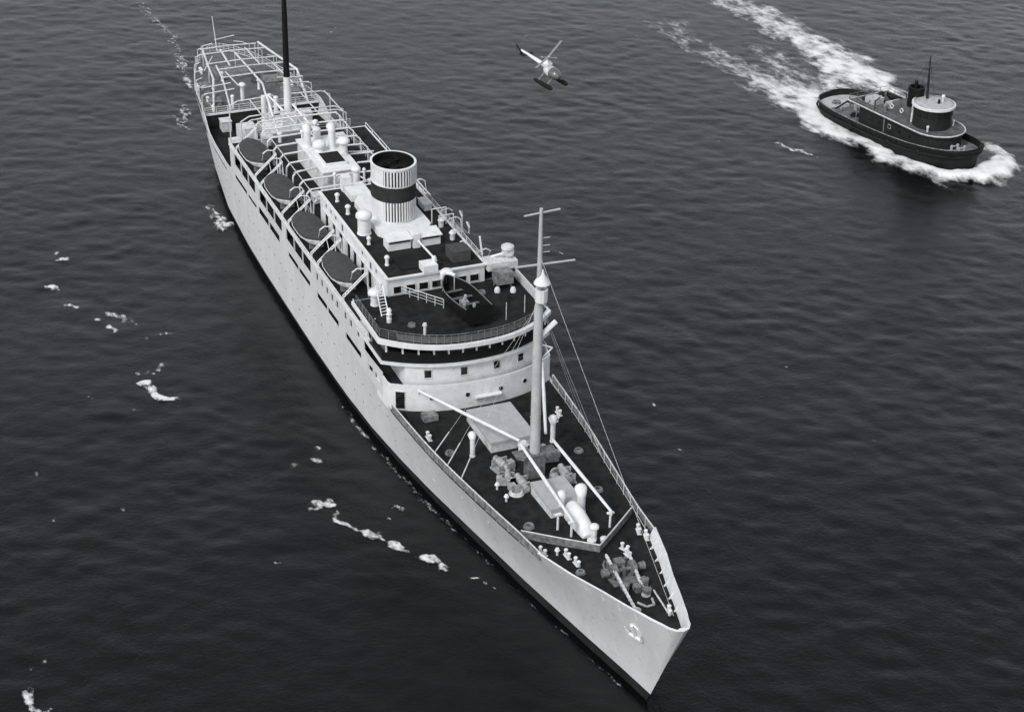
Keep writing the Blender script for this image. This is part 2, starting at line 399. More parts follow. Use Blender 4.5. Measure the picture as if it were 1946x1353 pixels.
# boat deck
m = MB(); m.loft([[(x, -9.9, 13.2+sheer(x)), (x, 9.9, 13.2+sheer(x)), (x, 9.9, 13.46+sheer(x)), (x, -9.9, 13.46+sheer(x))] for x in (-119.6, -86, -57.5)], close=True, cap=True)
bd = P(m, 'boat_deck', WHITE)
m = MB(); m.loft([[(x, -9.65, 13.47+sheer(x)), (x, 9.65, 13.47+sheer(x))][::-1] for x in (-119.3, -86, -62.2)]); P(m, 'deck_planking', DECK, bd)

# ---- curved fronts
def front(x0, bulge, half, p, n=24, inset=0):
    ys = np.linspace(-half, half, n+1); return [(x0-bulge*(abs(y)/half)**p, y) for y in ys]
f1 = front(-49.2, 2.7, 9.45, 2.4)
m = MB(); m.wall([(-55.5, -9.72), (-53.4, -9.66), (-52.5, -9.6)]+f1+[(-52.5, 9.6), (-53.4, 9.66), (-55.5, 9.72)], lambda x: max(8.0, zdeck(x)-.05), lambda x: 11.25 if x > -53 else 11.25+.14, .14)
fb = P(m, 'front_bulkhead', WHITE, smooth=True)
m = MB(); m.prism(front(-49.5, 2.7, 9.3, 2.4)+[(-64, 9.5), (-64, -9.5)], 10.3, 10.4); P(m, 'fore_promenade', DECK)
def frontx(x0, bulge, half, p, y): return x0-bulge*(abs(y)/half)**p
def fnorm(x0, bulge, half, p, y):
    e = .05; d = Vector((frontx(x0, bulge, half, p, y+e)-frontx(x0, bulge, half, p, y-e), 2*e, 0)).normalized(); return Vector((d.y, -d.x, 0)), d
def on_front(fr, y, z, wd, hg, name, parent, mats=(GREYW, GLASS), depth=.05, rim=.08, roundp=False):
    x = frontx(*fr, y); n, d = fnorm(*fr, y); c = Vector((x, y, z)); m = MB()
    u_ = Vector((0, 0, 1))
    if roundp:
        m.tube(c-n*.02, c+n*depth, wd/2+rim, wd/2+rim, 14); m.m = 1; m.tube(c, c+n*(depth+.02), wd/2, wd/2, 14)
    else:
        def slab(cx, cz, ww, hh, d0, d1):
            vs = [c+d*(cx+a*ww/2)+u_*(cz+b*hh/2)+n*k for k in (d0, d1) for a, b in ((-1, -1), (1, -1), (1, 1), (-1, 1))]
            m.add(vs, [(3, 2, 1, 0), (4, 5, 6, 7), (0, 1, 5, 4), (1, 2, 6, 5), (2, 3, 7, 6), (3, 0, 4, 7)])
        slab(0, hg/2+rim/2, wd+2*rim, rim, -.02, depth+.03); slab(0, -hg/2-rim/2, wd+2*rim, rim, -.02, depth+.05)
        slab(-wd/2-rim/2, 0, rim, hg, -.02, depth); slab(wd/2+rim/2, 0, rim, hg, -.02, depth)
        m.m = 1; slab(0, 0, wd, hg, -.02, .012)
    return P(m, name, list(mats), parent)
F1 = (-49.2, 2.7, 9.45, 2.4)
on_front(F1, -8.45, 9.35, 1.0, 2.1, 'door', fb)
for y in (-5.3, -1.4, 2.5, 5.6): on_front(F1, y, 9.75, .5, .5, 'porthole', fb, roundp=True)
m = MB(); c = Vector((frontx(*F1, .9)+.25, .9, 9.35)); m.add([tuple(c+Vector((.25*math.sin(t), y_, .25*math.cos(t)))) for y_ in (-1.5, 1.5) for t in np.linspace(0, 6.28, 9)[:-1]], [(k, (k+1) % 8, 8+(k+1) % 8, 8+k) for k in range(8)]+[tuple(range(7, -1, -1)), tuple(range(8, 16))])
P(m, 'rolled_canvas', WHITE, fb, True)
# forward cabin, second tier
F2 = (-50.45, 1.6, 7.6, 2.3)
m = MB(); m.prism(front(-50.45, 1.6, 7.6, 2.3)+[(-63, 7.6), (-63, -7.6)], 10.4, 13.02); cab = P(m, 'forward_cabin', WHITE, smooth=True)
for y in (-5.3, -1.35, 2.5, 5.6): on_front(F2, y, 12.05, .75, .95, 'window', cab)
m = MB(); m.prism(front(-49.95, 3.4, 9.95, 2.2)+[(-62, 9.9), (-62, -9.9)], 13.02, 13.27); P(m, 'promenade_slab', WHITE)
# dark promenade screen with posts, third tier
F3 = (-50.3, 3.3, 9.7, 2.2)
m = MB(); m.wall([(-58, -9.72)]+front(*F3)+[(-58, 9.72)], 13.27, 14.55, .1); scr = P(m, 'dark_screen', BLACK, smooth=True)
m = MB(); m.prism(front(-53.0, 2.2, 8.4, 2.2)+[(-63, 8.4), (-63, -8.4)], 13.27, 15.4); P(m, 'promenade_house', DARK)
for y in np.linspace(-9.3, 9.3, 13):
    x = frontx(*F3, y)-.02; m = MB(); m.box(x-.09, x+.09, y-.09, y+.09, 14.4, 15.46); P(m, 'post', WHITE)
F4 = (-49.3, 4.3, 10.15, 2.4)
m = MB(); m.prism(front(*F4, n=32)+[(-63.4, 10.0), (-63.4, -10.0)], 15.42, 15.86); bdk = P(m, 'bridge_deck', WHITE)
m = MB(); m.prism(front(-49.75, 4.3, 9.8, 2.4, n=32)+[(-63.3, 9.75), (-63.3, -9.75)], 15.862, 15.88); P(m, 'deck_planking', DECK, bdk)
fr4 = front(-49.8, 4.3, 9.75, 2.4, n=26)
railing([(-62.5, -9.7, 15.88)]+[(x, y, 15.88) for x, y in fr4], 1.1, r=.032, wires=4, step=1.2, m_=GREYC)
m = MB(); m.wall(fr4[2:-1], 16.0, 16.75, .03); nett = P(m, 'rail_netting', mat('rail_net', .09, .9, .4, 6))
m = MB(); m.wall([(-63.4, 9.62), (-57, 9.62), (-54.4, 9.5)][::-1], 15.88, 17.1, .12); P(m, 'wing_bulwark', GREYW)

# ---- deckhouse with funnel
HX0, HX1, HY, HZ = -63.0, -89.0, 5.85, 18.2
m = MB(); m.box(HX1, HX0, -HY, HY, 13.4, 18.0); dh = P(m, 'deckhouse', WHITE)
m = MB(); m.box(HX1-.25, HX0+.25, -HY-.2, HY+.2, 17.98, 18.16); P(m, 'roof_slab', WHITE, dh)
m = MB(); m.box(HX1+.1, HX0-.1, -HY+.15, HY-.15, 18.16, 18.19); P(m, 'roof_deck', DECK, dh)
def on_side(x, z, wd, hg, name, sgn=-1, parent=None, y=None, rim=.07):
    y = HY if y is None else y; m = MB(); o_ = sgn*y
    for cx, cz, ww, hh, dp in ((0, hg/2+rim/2, wd+2*rim, rim, .08), (0, -hg/2-rim/2, wd+2*rim, rim, .1), (-wd/2-rim/2, 0, rim, hg, .06), (wd/2+rim/2, 0, rim, hg, .06)):
        m.cbox((x+cx, o_+sgn*dp/2, z+cz), (ww, dp, hh))
    m.m = 1; m.cbox((x, o_+sgn*.006, z), (wd, .02, hg)); return P(m, name, [GREYW, GLASS], parent or dh)
for s_ in (-1, 1):
    for x, z, wd, hg in ((-86.3, 17.35, .45, .5), (-84.3, 17.35, .45, .5), (-82.4, 17.35, .45, .5), (-79.7, 17.2, .6, .9), (-72, 17.35, .45, .5), (-68.9, 17.1, .6, .9), (-66.9, 17.35, .45, .5)):
        on_side(x, z, wd, hg, 'window', s_)
    for x in (-86.2, -83.2, -80.4, -77.3, -74.9, -72, -69.3): on_side(x, 15.1, 1.15, 2.2, 'doorway', s_)
    m = MB(); m.box(HX1+1.5, HX0-2, s_*(HY+.05)-.14*(s_ < 0), s_*(HY+.05)+.14*(s_ > 0), 16.42, 16.6); P(m, 'canopy', WHITE, dh)
# forward face windows of the wheelhouse under the fascia
for y in np.linspace(-4.6, 4.6, 7):
    m = MB()
    m.cbox((HX0+.03, y, 17.0), (.06, 1.14, .08)); m.cbox((HX0+.03, y, 16.1), (.06, 1.14, .08)); m.cbox((HX0+.03, y-.55, 16.55), (.06, .06, .86)); m.cbox((HX0+.03, y+.55, 16.55), (.06, .06, .86))
    m.m = 1; m.cbox((HX0+.006, y, 16.55), (.02, 1.04, .82)); P(m, 'window', [GREYW, GLASS], dh)
m = MB(); m.box(-64.6, -62.4, HY+.21, 9.7, 17.3, 18.2); m.box(-64.4, -64.1, 9.2, 9.5, 15.88, 17.3); m.box(-64.4, -64.1, 7.4, 7.7, 15.88, 17.3); P(m, 'bridge_wing', GREYW)
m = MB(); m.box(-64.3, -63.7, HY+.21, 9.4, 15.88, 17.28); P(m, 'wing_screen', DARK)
# casing under the funnel
m = MB(); m.prism([(-72.6, -2.5), (-72.6, 2.5), (-74, 3.3), (-83, 3.3), (-84.5, 2.4), (-84.5, -2.4), (-83, -3.3), (-74, -3.3)], 18.19, 18.95); cas = P(m, 'funnel_casing', WHITE)
m = MB(); m.box(-87.4, -84.5, -3.2, -.6, 18.19, 19.0); m.box(-87.4, -84.5, .4, 2.6, 18.19, 19.2); P(m, 'engine_skylight', WHITE)
# two gable-topped skylight boxes with dark slots in front of the funnel
for y0, y1 in ((-3.5, -.75), (.55, 2.9)):
    m = MB(); m.prism([(-69.6, y0), (-69.6, y1), (-71.4, y1), (-71.4, y0)], 18.19, lambda x, y: 19.25 if x > -70 else 19.5)
    m.prism([(-69.3, y0-.15), (-69.3, y1+.15), (-71.55, y1+.15), (-71.55, y0-.15)], lambda x, y: 19.42 if x > -70 else 19.62, lambda x, y: 19.5 if x > -70 else 19.7)
    m.m = 1; m.box(-69.62, -69.57, y0+.1, y1-.1, 19.05, 19.38); P(m, 'skylight', [WHITE, DARK])
m = MB(); m.box(-71.6, -69.4, -.5, .35, 18.19, 19.9); P(m, 'skylight', WHITE)
# dark square hatch on the roof in front
m = MB(); m.box(-67.9, -64.3, -3.7, 1.2, 18.19, 18.3); P(m, 'roof_hatch', BLACK)
m = MB(); m.tube((-69.2, 0, 19.2), (-64.6, .6, 18.6), .12, .12, 8); P(m, 'pipe', WHITE)

# ---- funnel
FC = (-77.9, 0, 0); FZ0, FZ1 = 18.5, 25.8; FRX, FRY = 3.05, 2.62
fun = MB()
def fring(z, k=1.0, n=64): return [(FC[0]+FRX*k*math.cos(2*math.pi*j/n), FC[1]+FRY*k*math.sin(2*math.pi*j/n), z) for j in range(n)]
ZB0, ZB1 = 21.65, 23.5
fun.m = 0; fun.loft([fring(FZ0), fring(ZB0)], close=True)
fun.m = 1; fun.loft([fring(ZB0), fring(ZB1)], close=True)
fun.m = 0; fun.loft([fring(ZB1), fring(FZ1-.18), fring(FZ1-.18, 1.035), fring(FZ1, 1.035), fring(FZ1, .93)], close=True)
fun.m = 2; fun.loft([fring(FZ1, .93), fring(FZ1-.9, .93)], close=True); fun.add(fring(FZ1-.9, .93), [tuple(range(64))])
fn = P(fun, 'funnel', [WHITE, BAND, BLACK], smooth=True)
for px, py, r in ((-76.4, .4, .55), (-78.2, -.8, .45), (-79.3, .6, .5)): m = MB(); m.lathe((px, py, FZ1-.95), [(r, 0), (r, .55), (r*.85, .55), (r*.85, .3)], 12, cap1=True); P(m, 'exhaust_pipe', BLACK, fn)
# vertical slats of the forward grille, backing coloured dark to deepen the slat shadows between them
def slats(z0, z1, a0, a1, n):
    back = MB(); rows = []
    for j in range(25):
        a = lerp(a0, a1, j/24); rows.append([(FC[0]+(FRX+.012)*math.cos(a), (FRY+.012)*math.sin(a), z) for z in (z0, z1)])
    back.loft(rows); P(back, 'grille_backing', BAND, fn, True)
    for j in range(n):
        a = lerp(a0, a1, (j+.5)/n); c = Vector((FC[0]+(FRX+.05)*math.cos(a), (FRY+.05)*math.sin(a), 0)); d = Vector((math.cos(a), math.sin(a), 0)); t = Vector((-d.y, d.x, 0))
        mm = MB(); wv = .075+.03*RNG.random(); vs = [c+t*(s1*wv)+d*(s2*.07)+Vector((0, 0, z)) for z in (z0, z1) for s1, s2 in ((-1, -1), (1, -1), (1, 1), (-1, 1))]
        mm.add(vs, [(3, 2, 1, 0), (4, 5, 6, 7), (0, 1, 5, 4), (1, 2, 6, 5), (2, 3, 7, 6), (3, 0, 4, 7)]); P(mm, 'slat', WHITE, fn)
slats(ZB1+.08, FZ1-.35, R(-47), R(70), 15)
slats(19.15, ZB0-.08, R(-47), R(48), 13)
for z in (ZB0, ZB1):
    m = MB(); m.loft([fring(z-.05, 1.0), fring(z-.05, 1.02), fring(z+.05, 1.02), fring(z+.05, 1.0)], close=True); P(m, 'band_ring', WHITE if z == ZB1 else BAND, fn)
# ------------------------------------------------------------------ ventilators
def mushroom(x, y, z0, zc, r, name='mushroom_ventilator', rs=None):
    rs = rs or r*.62; m = MB()
    m.lathe((x, y, 0), [(rs*1.1, z0), (rs*1.1, z0+.12), (rs, z0+.15), (rs, zc-.3*r), (r, zc-.3*r), (r*1.02, zc-.05), (r*.93, zc+.18*r), (r*.66, zc+.42*r), (r*.3, zc+.54*r)], 18)
    return P(m, name, WHITE, smooth=True)
def cowl(x, y, z0, zc, r, face=0, rs=None):
    rs = rs or r*.6; m = MB(); f = Vector((math.cos(face), math.sin(face), 0)); n = 14
    m.lathe((x, y, 0), [(rs*1.15, z0), (rs*1.15, z0+.15), (rs, z0+.18), (rs, zc-r*.8)], n, cap1=False)
    c0 = Vector((x, y, zc-r*.8)); rows = []
    for t in np.linspace(0, 1, 7):                        # the bend: rings turn from upward to facing forward and open out
        a = t*math.pi*.5; dirv = Vector((0, 0, 1))*math.cos(a)+f*math.sin(a); cen = c0+Vector((0, 0, 1))*(r*.9*math.sin(a))+f*(r*.9*(1-math.cos(a)))
        rr = lerp(rs, r, t**.8); s_ = f.cross(Vector((0, 0, 1))); q_ = s_.cross(dirv)
        rows.append([tuple(cen+s_*(rr*math.cos(k*2*math.pi/n))+q_*(rr*math.sin(k*2*math.pi/n))) for k in range(n)])
    m.loft(rows, close=True); inn = [tuple(Vector(p)-f*.12) for p in rows[-1]]
    m.m = 1; m.add(inn, [tuple(range(n))])
    return P(m, 'cowl_ventilator', [WHITE, GREYC], smooth=True)
mushroom(-61.6, -7.8, 15.88, 17.5, .78)
mushroom(-62.2, .95, 15.88, 18.2, .78)
mushroom(-75.3, -4.55, 18.19, 20.6, .98, rs=.78)
mushroom(-91.8, -.3, 13.5, 19.3, .62, rs=.42)
mushroom(-103.5, 1.7, 16.4, 18.4, .85)
mushroom(-105.8, -.95, 16.4, 17.4, .9)
cowl(-107.9, -1.95, 16.4, 18.8, .62, R(175), .5)
cowl(-106.2, .95, 16.4, 19.2, .62, R(175), .48)
mushroom(-109.7, -.1, 16.4, 17.9, .55, 'drum_ventilator', .5)
mushroom(-143.5, -1.8, 10.12, 12.7, .55, rs=.3)
mushroom(-140.8, -4.0, 10.12, 12.1, .3, rs=.24)
mushroom(-137.4, 1.7, 10.12, 12.4, .38, rs=.34)
cowl(-39.5, -4.55, zdeck(-39)-.05, 10.5, .46, R(170), .27)
cowl(-39.3, 4.45, zdeck(-39)-.05, 10.7, .5, R(160), .27)
cowl(-25.3, 1.5, zdeck(-25), 10.9, .66, R(165), .42)
cowl(-25.5, -.5, zdeck(-25), 10.8, .46, R(165), .3)
mushroom(-20.1, .55, zdeck(-20), 10.4, .48, rs=.3)
m = MB(); m.box(-64.4, -62.7, -1.6, .1, 18.19, 19.05); m.lathe((-63.5, -.1, 19.05), [(.22, 0), (.22, .45), (.3, .5), (.18, .75)], 10); P(m, 'chart_locker', WHITE)
m = MB(); m.box(-88.9, -87.6, -3.3, -2.2, 18.19, 20.1); P(m, 'vent_trunk', WHITE)
m = MB(); m.box(-91, -89.4, -.9, .2, 13.47, 17.8); P(m, 'vent_trunk', WHITE)
# aft deckhouse (casing) carrying the ventilators
m = MB(); m.prism([(-98.6, -2.6), (-98.6, 2.2), (-110.6, 2.2), (-110.6, -2.6)], 13.4, 16.3); ac = P(m, 'aft_casing', WHITE)
m = MB(); m.box(-110.8, -98.4, -2.8, 2.4, 16.3, 16.42); P(m, 'casing_roof', WHITE, ac)
for y in (-1.6, .2): 
    m = MB(); m.cbox((-98.57, y, 15.3), (.08, 1.0, 1.1)); m.m = 1; m.cbox((-98.53, y, 15.3), (.04, .8, .9)); P(m, 'louvre', [GREYW, GEAR], ac)
m = MB(); m.box(-104.2, -100.2, -1.8, 1.2, 16.42, 16.8); P(m, 'hatch_coaming', WHITE); m = MB(); m.box(-104, -100.4, -1.6, 1.0, 16.8, 16.82); P(m, 'hatch_opening', DARK)

# ------------------------------------------------------------------ awning frames on the boat deck
for i, x in enumerate(np.linspace(-91.5, -119.4, 10)):
    for s_ in (-1, 1):
        yi = 2.7 if -111 < x < -98 else .1
        m = MB(); zf = 16.05
        m.path([(x, s_*yi, zf+.12), (x, s_*5.5, zf), (x+.15, s_*6.05, zf-.5), (x+.15, s_*6.15, 13.46)], .12, 6)
        P(m, 'awning_frame', WHITE)
for s_ in (-1, 1):
    m = MB(); m.path([(-91.3, s_*5.6, 16.1), (-119.7, s_*5.6, 16.1)], .06, 6); P(m, 'awning_ridge', GREYW)
    railing([(-90, s_*6.3, 13.47), (-119, s_*6.3, 13.47)], 1.0, r=.03, step=2)
m = MB(); m.box(-118.7, -111.5, -4.6, 4.6, 13.47, 13.9); P(m, 'hatch_cover', COVER)
m = MB(); m.box(-97.6, -92.4, -3.5, 3.5, 13.47, 13.75); P(m, 'hatch_cover', COVER)
# outer rails at the boat-deck edge
for s_ in (-1, 1):
    m = MB(); m.path([(x, s_*9.85, 13.95+sheer(x)) for x in (-119.5, -86, -58)], .055, 6)
    for x in np.arange(-119.5, -58, 3.06): m.tube((x, s_*9.85, 13.4+sheer(x)), (x, s_*9.85, 13.95+sheer(x)), .05, .05, 5)
    P(m, 'edge_rail', WHITE)
# ladders between boat deck and bridge deck, starboard side
def ladder(a, b, wv, name='ladder', n=10, m_=WHITE):
    a = Vector(a); b = Vector(b); wv = Vector(wv); m = MB()
    for s_ in (-1, 1): m.tube(a+wv*s_, b+wv*s_, .07, .07, 6)
    for k in range(n): c = a.lerp(b, (k+.5)/n); m.tube(c-wv, c+wv, .05, .05, 5)
    return P(m, name, m_)
ladder((-58.6, -7.6, 15.9), (-61.8, -7.2, 18.1), (0, .4, 0)); 
ladder((-55.6, -9.2, 13.5), (-58.4, -9.2, 15.9), (0, .35, 0))
railing([(-63, -4.2, 15.88), (-58.2, -.9, 15.88)], 1.1, r=.05, step=1.0)
railing([(-57, -9.7, 13.9), (-66, -9.0, 13.7)], 1.05, r=.04)
for dx, dy in ((0, 0), (.8, -.25)):
    m = MB(); m.lathe((-57.9+dx, -7.4+dy, 15.88), [(.28, 0), (.28, .5), (.2, .55), (.2, .9), (.34, 1.0), (.2, 1.25)], 10); P(m, 'binnacle', WHITE, smooth=True)
# searchlights, port wing
def searchlight(x, y, z0, zc, r):
    m = MB(); m.tube((x, y, z0), (x, y, zc-r*.6), .16, .12, 8)
    m.path([(x, y-r*1.1, zc), (x, y-r*1.0, zc-r*.9), (x, y+r*1.0, zc-r*.9), (x, y+r*1.1, zc)], .08, 6)
    m.tube((x-r*.8, y, zc-.1), (x+r*.8, y, zc+.05), r*.8, r, 14); m.lathe((x, y, zc+r*.55), [(r*1.25, 0), (r*1.2, .25), (r*.7, .45)], 14); return P(m, 'searchlight', GREYW, smooth=True)
searchlight(-63.6, 8.9, 17.6, 19.0, .62)
m = MB(); m.box(-61.8, -60.2, 6.3, 8.3, 16.5, 17.9)
for y in (6.5, 8.1):
    for x in (-61.6, -60.4): m.tube((x, y, 15.88), (x, y, 16.5), .1, .1, 6)
P(m, 'signal_locker', GREYC)
for x, y in ((-59.9, 6.2), (-59.3, 7.9)): m = MB(); m.lathe((x, y, 15.88), [(.34, 0), (.34, .35), (.2, .6)], 12); P(m, 'lamp_housing', WHITE, smooth=True)
for p in (((-65.2, 6.4, 18.2), (-65.0, 6.0, 20.6)), ((-64.3, 7.2, 18.2), (-63.4, 8.6, 18.9))): m = MB(); m.tube(*p, .14, .12, 8); P(m, 'signal_post', WHITE)
# rails and gear on the port side of the funnel
railing([(-63.4, 5.7, 18.19), (-88.6, 5.7, 18.19)], 1.0, r=.04)
for x in (-67, -70.2, -74):
    m = MB(); m.lathe((x, 4.6, 18.19), [(.3, 0), (.3, .8), (.45, .85), (.2, 1.2)], 10); P(m, 'mushroom_ventilator', GREYW, smooth=True)
m = MB(); m.box(-66.6, -64.2, 2.4, 4.6, 18.19, 19.5); P(m, 'radio_cabin', COVER)
m = MB(); m.path([(-72, 3.6, 18.2), (-72, 3.6, 20.6), (-72, 5.4, 20.6), (-72, 5.4, 18.2)], .07, 6); P(m, 'pipe_frame', GREYW)
m = MB(); m.path([(-74.5, 3.6, 18.2), (-74.5, 3.6, 20.4), (-74.5, 5.4, 20.4), (-74.5, 5.4, 18.2)], .07, 6); P(m, 'pipe_frame', GREYW)

# ------------------------------------------------------------------ davits (ship parts) and lifeboats (things of their own)
BOATX = [-111.3, -98.4, -85.6, -72.8]
def davit(x, s_, sw=1):
    z0 = 13.46+sheer(x); m = MB()
    a = [(x, s_*9.55, z0-.6), (x, s_*9.6, z0+.5), (x, s_*6.7, z0+3.1)]
    for o_ in (-.2, .2): m.path([(p[0]+o_, p[1], p[2]) for p in a], .075, 6)
    for t in np.linspace(.1, .95, 8):
        c = Vector(a[1]).lerp(Vector(a[2]), t); m.tube(c-Vector((.16, 0, 0)), c+Vector((.16, 0, 0)), .05, .05, 5)
    m.path([(x, s_*6.7, z0+3.1), (x, s_*7.0, z0+3.6), (x, s_*7.9, z0+3.75), (x, s_*8.5, z0+3.35)], .085, 6)
    m.path([(x, s_*6.7, z0+3.1), (x, s_*6.55, z0)], .08, 6)
    m.tube((x, s_*8.45, z0+3.3), (x+sw*.9, s_*8.4, z0+2.0), .035, .035, 5)
    return P(m, 'davit', WHITE)
for s_, lst in ((-1, BOATX), (1, BOATX[2:])):
    for x in lst: davit(x-5.0, s_, 1); davit(x+5.0, s_, -1)
def lifeboat(loc, rz, label, group='lifeboats under canvas covers'):
    e = empty('lifeboat', loc, (0, 0, rz)); L, B, D = 8.6, 3.3, 1.3
    def sec(t):                                         # t from -1 to 1 along the length
        w_ = B/2*max(.02, (1-abs(t)**4.2)); sh = .22*t*t; return w_, sh
    m = MB(); rows = []
    for t in np.linspace(-1, 1, 17):
        w_, sh = sec(t); x = t*L/2; kz = .45*abs(t)**3
        rows.append([(x, w_*c_, kz+(D+sh-kz)*(1-math.cos(a_))) for a_, c_ in [(math.pi/2*abs(q), math.copysign(math.sin(math.pi/2*abs(q))**.65, q) if q else 0) for q in np.linspace(-1, 1, 11)]])
    m.loft([r[::-1] for r in rows]); P_ = m.build('boat_hull', GREYW, e, True)
    m = MB(); rows = []
    for t in np.linspace(-1, 1, 17):
        w_, sh = sec(t); x = t*(L/2+.05); w_ += .06; zt = D+sh
        rdg = .26*(1-abs(t)**3)+.05*math.sin(t*9)**2
        rows.append([(x, -w_, zt-.28), (x, -w_, zt), (x, -w_*.5, zt+rdg*.62), (x, 0, zt+rdg), (x, w_*.5, zt+rdg*.62), (x, w_, zt), (x, w_, zt-.28)])
    m.loft(rows); m.build('canvas_cover', COVER, e, True)
    m = MB(); pts = []
    for t in np.linspace(-1, 1, 17): w_, sh = sec(t); pts.append((t*L/2, -(w_+.09), D+sh-.45+.05*math.cos(t*22)))
    m.path(pts, .045, 5); m.path([(p[0], -p[1], p[2]) for p in pts], .045, 5); m.build('grab_line', WHITE, e)
    for t in (-.66, -.33, 0, .33, .66):
        w_, sh = sec(t); x = t*(L/2+.05); w_ += .09; zt = D+sh; rdg = .26*(1-abs(t)**3)+.05*math.sin(t*9)**2+.03
        m = MB(); m.path([(x, -w_, zt-.4), (x, -w_, zt), (x, -w_*.5, zt+rdg*.62+.03), (x, 0, zt+rdg), (x, w_*.5, zt+rdg*.62+.03), (x, w_, zt), (x, w_, zt-.4)], .03, 5); m.build('lashing', LASH, e)
    for x in (-2.6, 2.6): m = MB(); m.box(x-.12, x+.12, -.9, .9, -.75, .25); m.build('chock', GREYC, e)
    return tag(e, label, 'lifeboat', group)
LB = ['starboard lifeboat under grey canvas, aftmost of the row nearest the stern', 'starboard lifeboat under grey canvas, second from the stern in its row', 'starboard lifeboat under grey canvas, beside the funnel, third from the stern', 'starboard lifeboat under grey canvas, foremost, closest to the bridge deck']
for x, l in zip(BOATX, LB): lifeboat((x, -8.25, 14.0+sheer(x)), 0, l)
for x, l in zip(BOATX[2:], ('port lifeboat half hidden beyond the funnel', 'port lifeboat half hidden beyond the wheelhouse, foremost on that side')): lifeboat((x, 8.25, 13.8+sheer(x)), 0, l)

# ------------------------------------------------------------------ black launch on the bridge deck
la = empty('launch', (-57.0, .85, 15.88), (0, 0, R(4))); tag(la, 'open black launch standing on the dark deck above the curved front', 'boat')
L, B, D = 8.8, 3.5, 1.9
def lsec(t): return B/2*((1-max(0, -t)**2.4*.97)*(1-.12*max(0, t)**2)), .25*t*t
UQ = [(-1, 1), (-1, .8), (-.96, .5), (-.85, .22), (-.55, .06), (0, 0), (.55, .06), (.85, .22), (.96, .5), (1, .8), (1, 1)]
m = MB(); rows = []; inn = []
for t in np.linspace(-1, 1, 21):
    w_, sh = lsec(t); x = t*L/2; kz = .3+.7*max(0, -t)**3; top = D+sh+.3
    rows.append([(x, w_*a_, kz+(top-kz)*b_) for a_, b_ in UQ])
    w2 = max(.01, w_-.14); inn.append([(x*.975, w2*a_, kz+.25+(top-kz-.25)*b_) for a_, b_ in UQ])
m.loft([r[::-1] for r in rows]); m.loft(inn); m.loft([[r[0], i[0]] for r, i in zip(rows, inn)]); m.loft([[i[-1], r[-1]] for r, i in zip(rows, inn)])
m.add(rows[-1], [tuple(range(11))]); m.add(inn[-1], [tuple(range(10, -1, -1))]); m.build('boat_hull', BLACK, la, True)
for x, w_ in ((-2.4, 1.2), (-.6, 1.5), (1.2, 1.5), (2.9, 1.4)):
    mm = MB(); mm.box(x-.2, x+.2, -w_, w_, 1.25, 1.32); mm.build('thwart', DECK2, la)
mm = MB(); mm.box(.1, 1.0, -.4, .4, .6, 1.5); mm.tube((.5, 0, 1.5), (.5, 0, 1.75), .2, .14, 10); mm.build('engine', GEAR, la)
for x, y in ((-.2, .5), (1.7, -.5), (2.1, .5)): mm = MB(); mm.lathe((x, y, 1.32), [(.18, 0), (.22, .25), (.14, .42)], 10); mm.build('buoy', GEAR, la, True)
for s_ in (-1, 1): mm = MB(); mm.path([(q_[0][0], q_[0][1]*-s_, q_[0][2]+.03) for q_ in rows], .06, 5); mm.build('gunwale', GEARD, la)
mm = MB(); mm.tube((-3.2, .5, .8), (-3.2, .5, 2.6), .07, .07, 6); mm.build('samson_post', MAST, la)
for x in (-2.2, 2.2): mm = MB(); mm.box(x-.14, x+.14, -1.0, 1.0, 0.0, .55); mm.build('chock', BLACK, la)
mm = MB(); mm.path([(-3.7, -.85, 2.5), (-4.25, -.5, 2.55), (-4.5, 0, 2.55), (-4.25, .5, 2.55), (-3.7, .85, 2.5)], .2, 8); mm.build('bow_fender', WHITE, la, True)

# ------------------------------------------------------------------ foremast, booms, shrouds
MX = -33.7; MZ = 38.1
m = MB(); m.lathe((MX, 0, 0), [(.56, 8.4), (.53, 11.5), (.5, 20), (.44, 27.6), (.30, 28.2), (.24, 33), (.16, MZ)], 16); fm = P(m, 'foremast', MAST, smooth=True)
m = MB(); m.tube((MX, -1.75, 37.55), (MX, 1.95, 37.75), .10, .10, 6); P(m, 'yard', MAST, fm)
m = MB(); m.tube((MX, -2.6, 32.3), (MX, 3.7, 32.1), .12, .10, 6); P(m, 'yard', MAST, fm)
m = MB(); m.lathe((MX+.35, .1, 28.4), [(.35, -.2), (.62, 0), (.66, 1.35), (.5, 1.35), (.48, .15)], 10, cap1=True); P(m, 'crows_nest', WHITE, fm)
m = MB(); m.lathe((MX+.1, .25, 30.2), [(.85, 0), (.8, .15), (.25, 1.0), (.12, 1.5)], 12); P(m, 'mast_lamp', WHITE, fm, True)
for z in (35, 34.2, 33.5): m = MB(); m.tube((MX, 0, z), (MX+.1, .95, z), .05, .05, 5); P(m, 'signal_arm', MAST, fm)
m = MB(); m.tube((MX, .1, 24.2), (MX-.2, 2.0, 25.6), .28, .28, 6); m.tube((MX, .2, 23.5), (MX, 1.6, 22.8), .1, .1, 6); m.tube((MX, 1.6, 22.8), (MX, .3, 21.7), .08, .08, 6); P(m, 'crosstree', WHITE, fm)
m = MB(); m.box(MX-.8, MX+.8, -2.2, 2.2, 10.95, 11.1); m.box(MX-.7, MX+.7, -.9, .9, 8.3, 10.95); P(m, 'mast_house', GEARD, fm)
def boom(a, b, r=.19, par=None):
    a = Vector(a); b = Vector(b); m = MB(); m.tube(a, a.lerp(b, .5), r*.8, r, 8); m.tube(a.lerp(b, .5), b, r, r*.7, 8)
    m.tube(b, b+Vector((0, 0, -.45)), .09, .09, 6); return P(m, 'derrick_boom', WHITE, par)
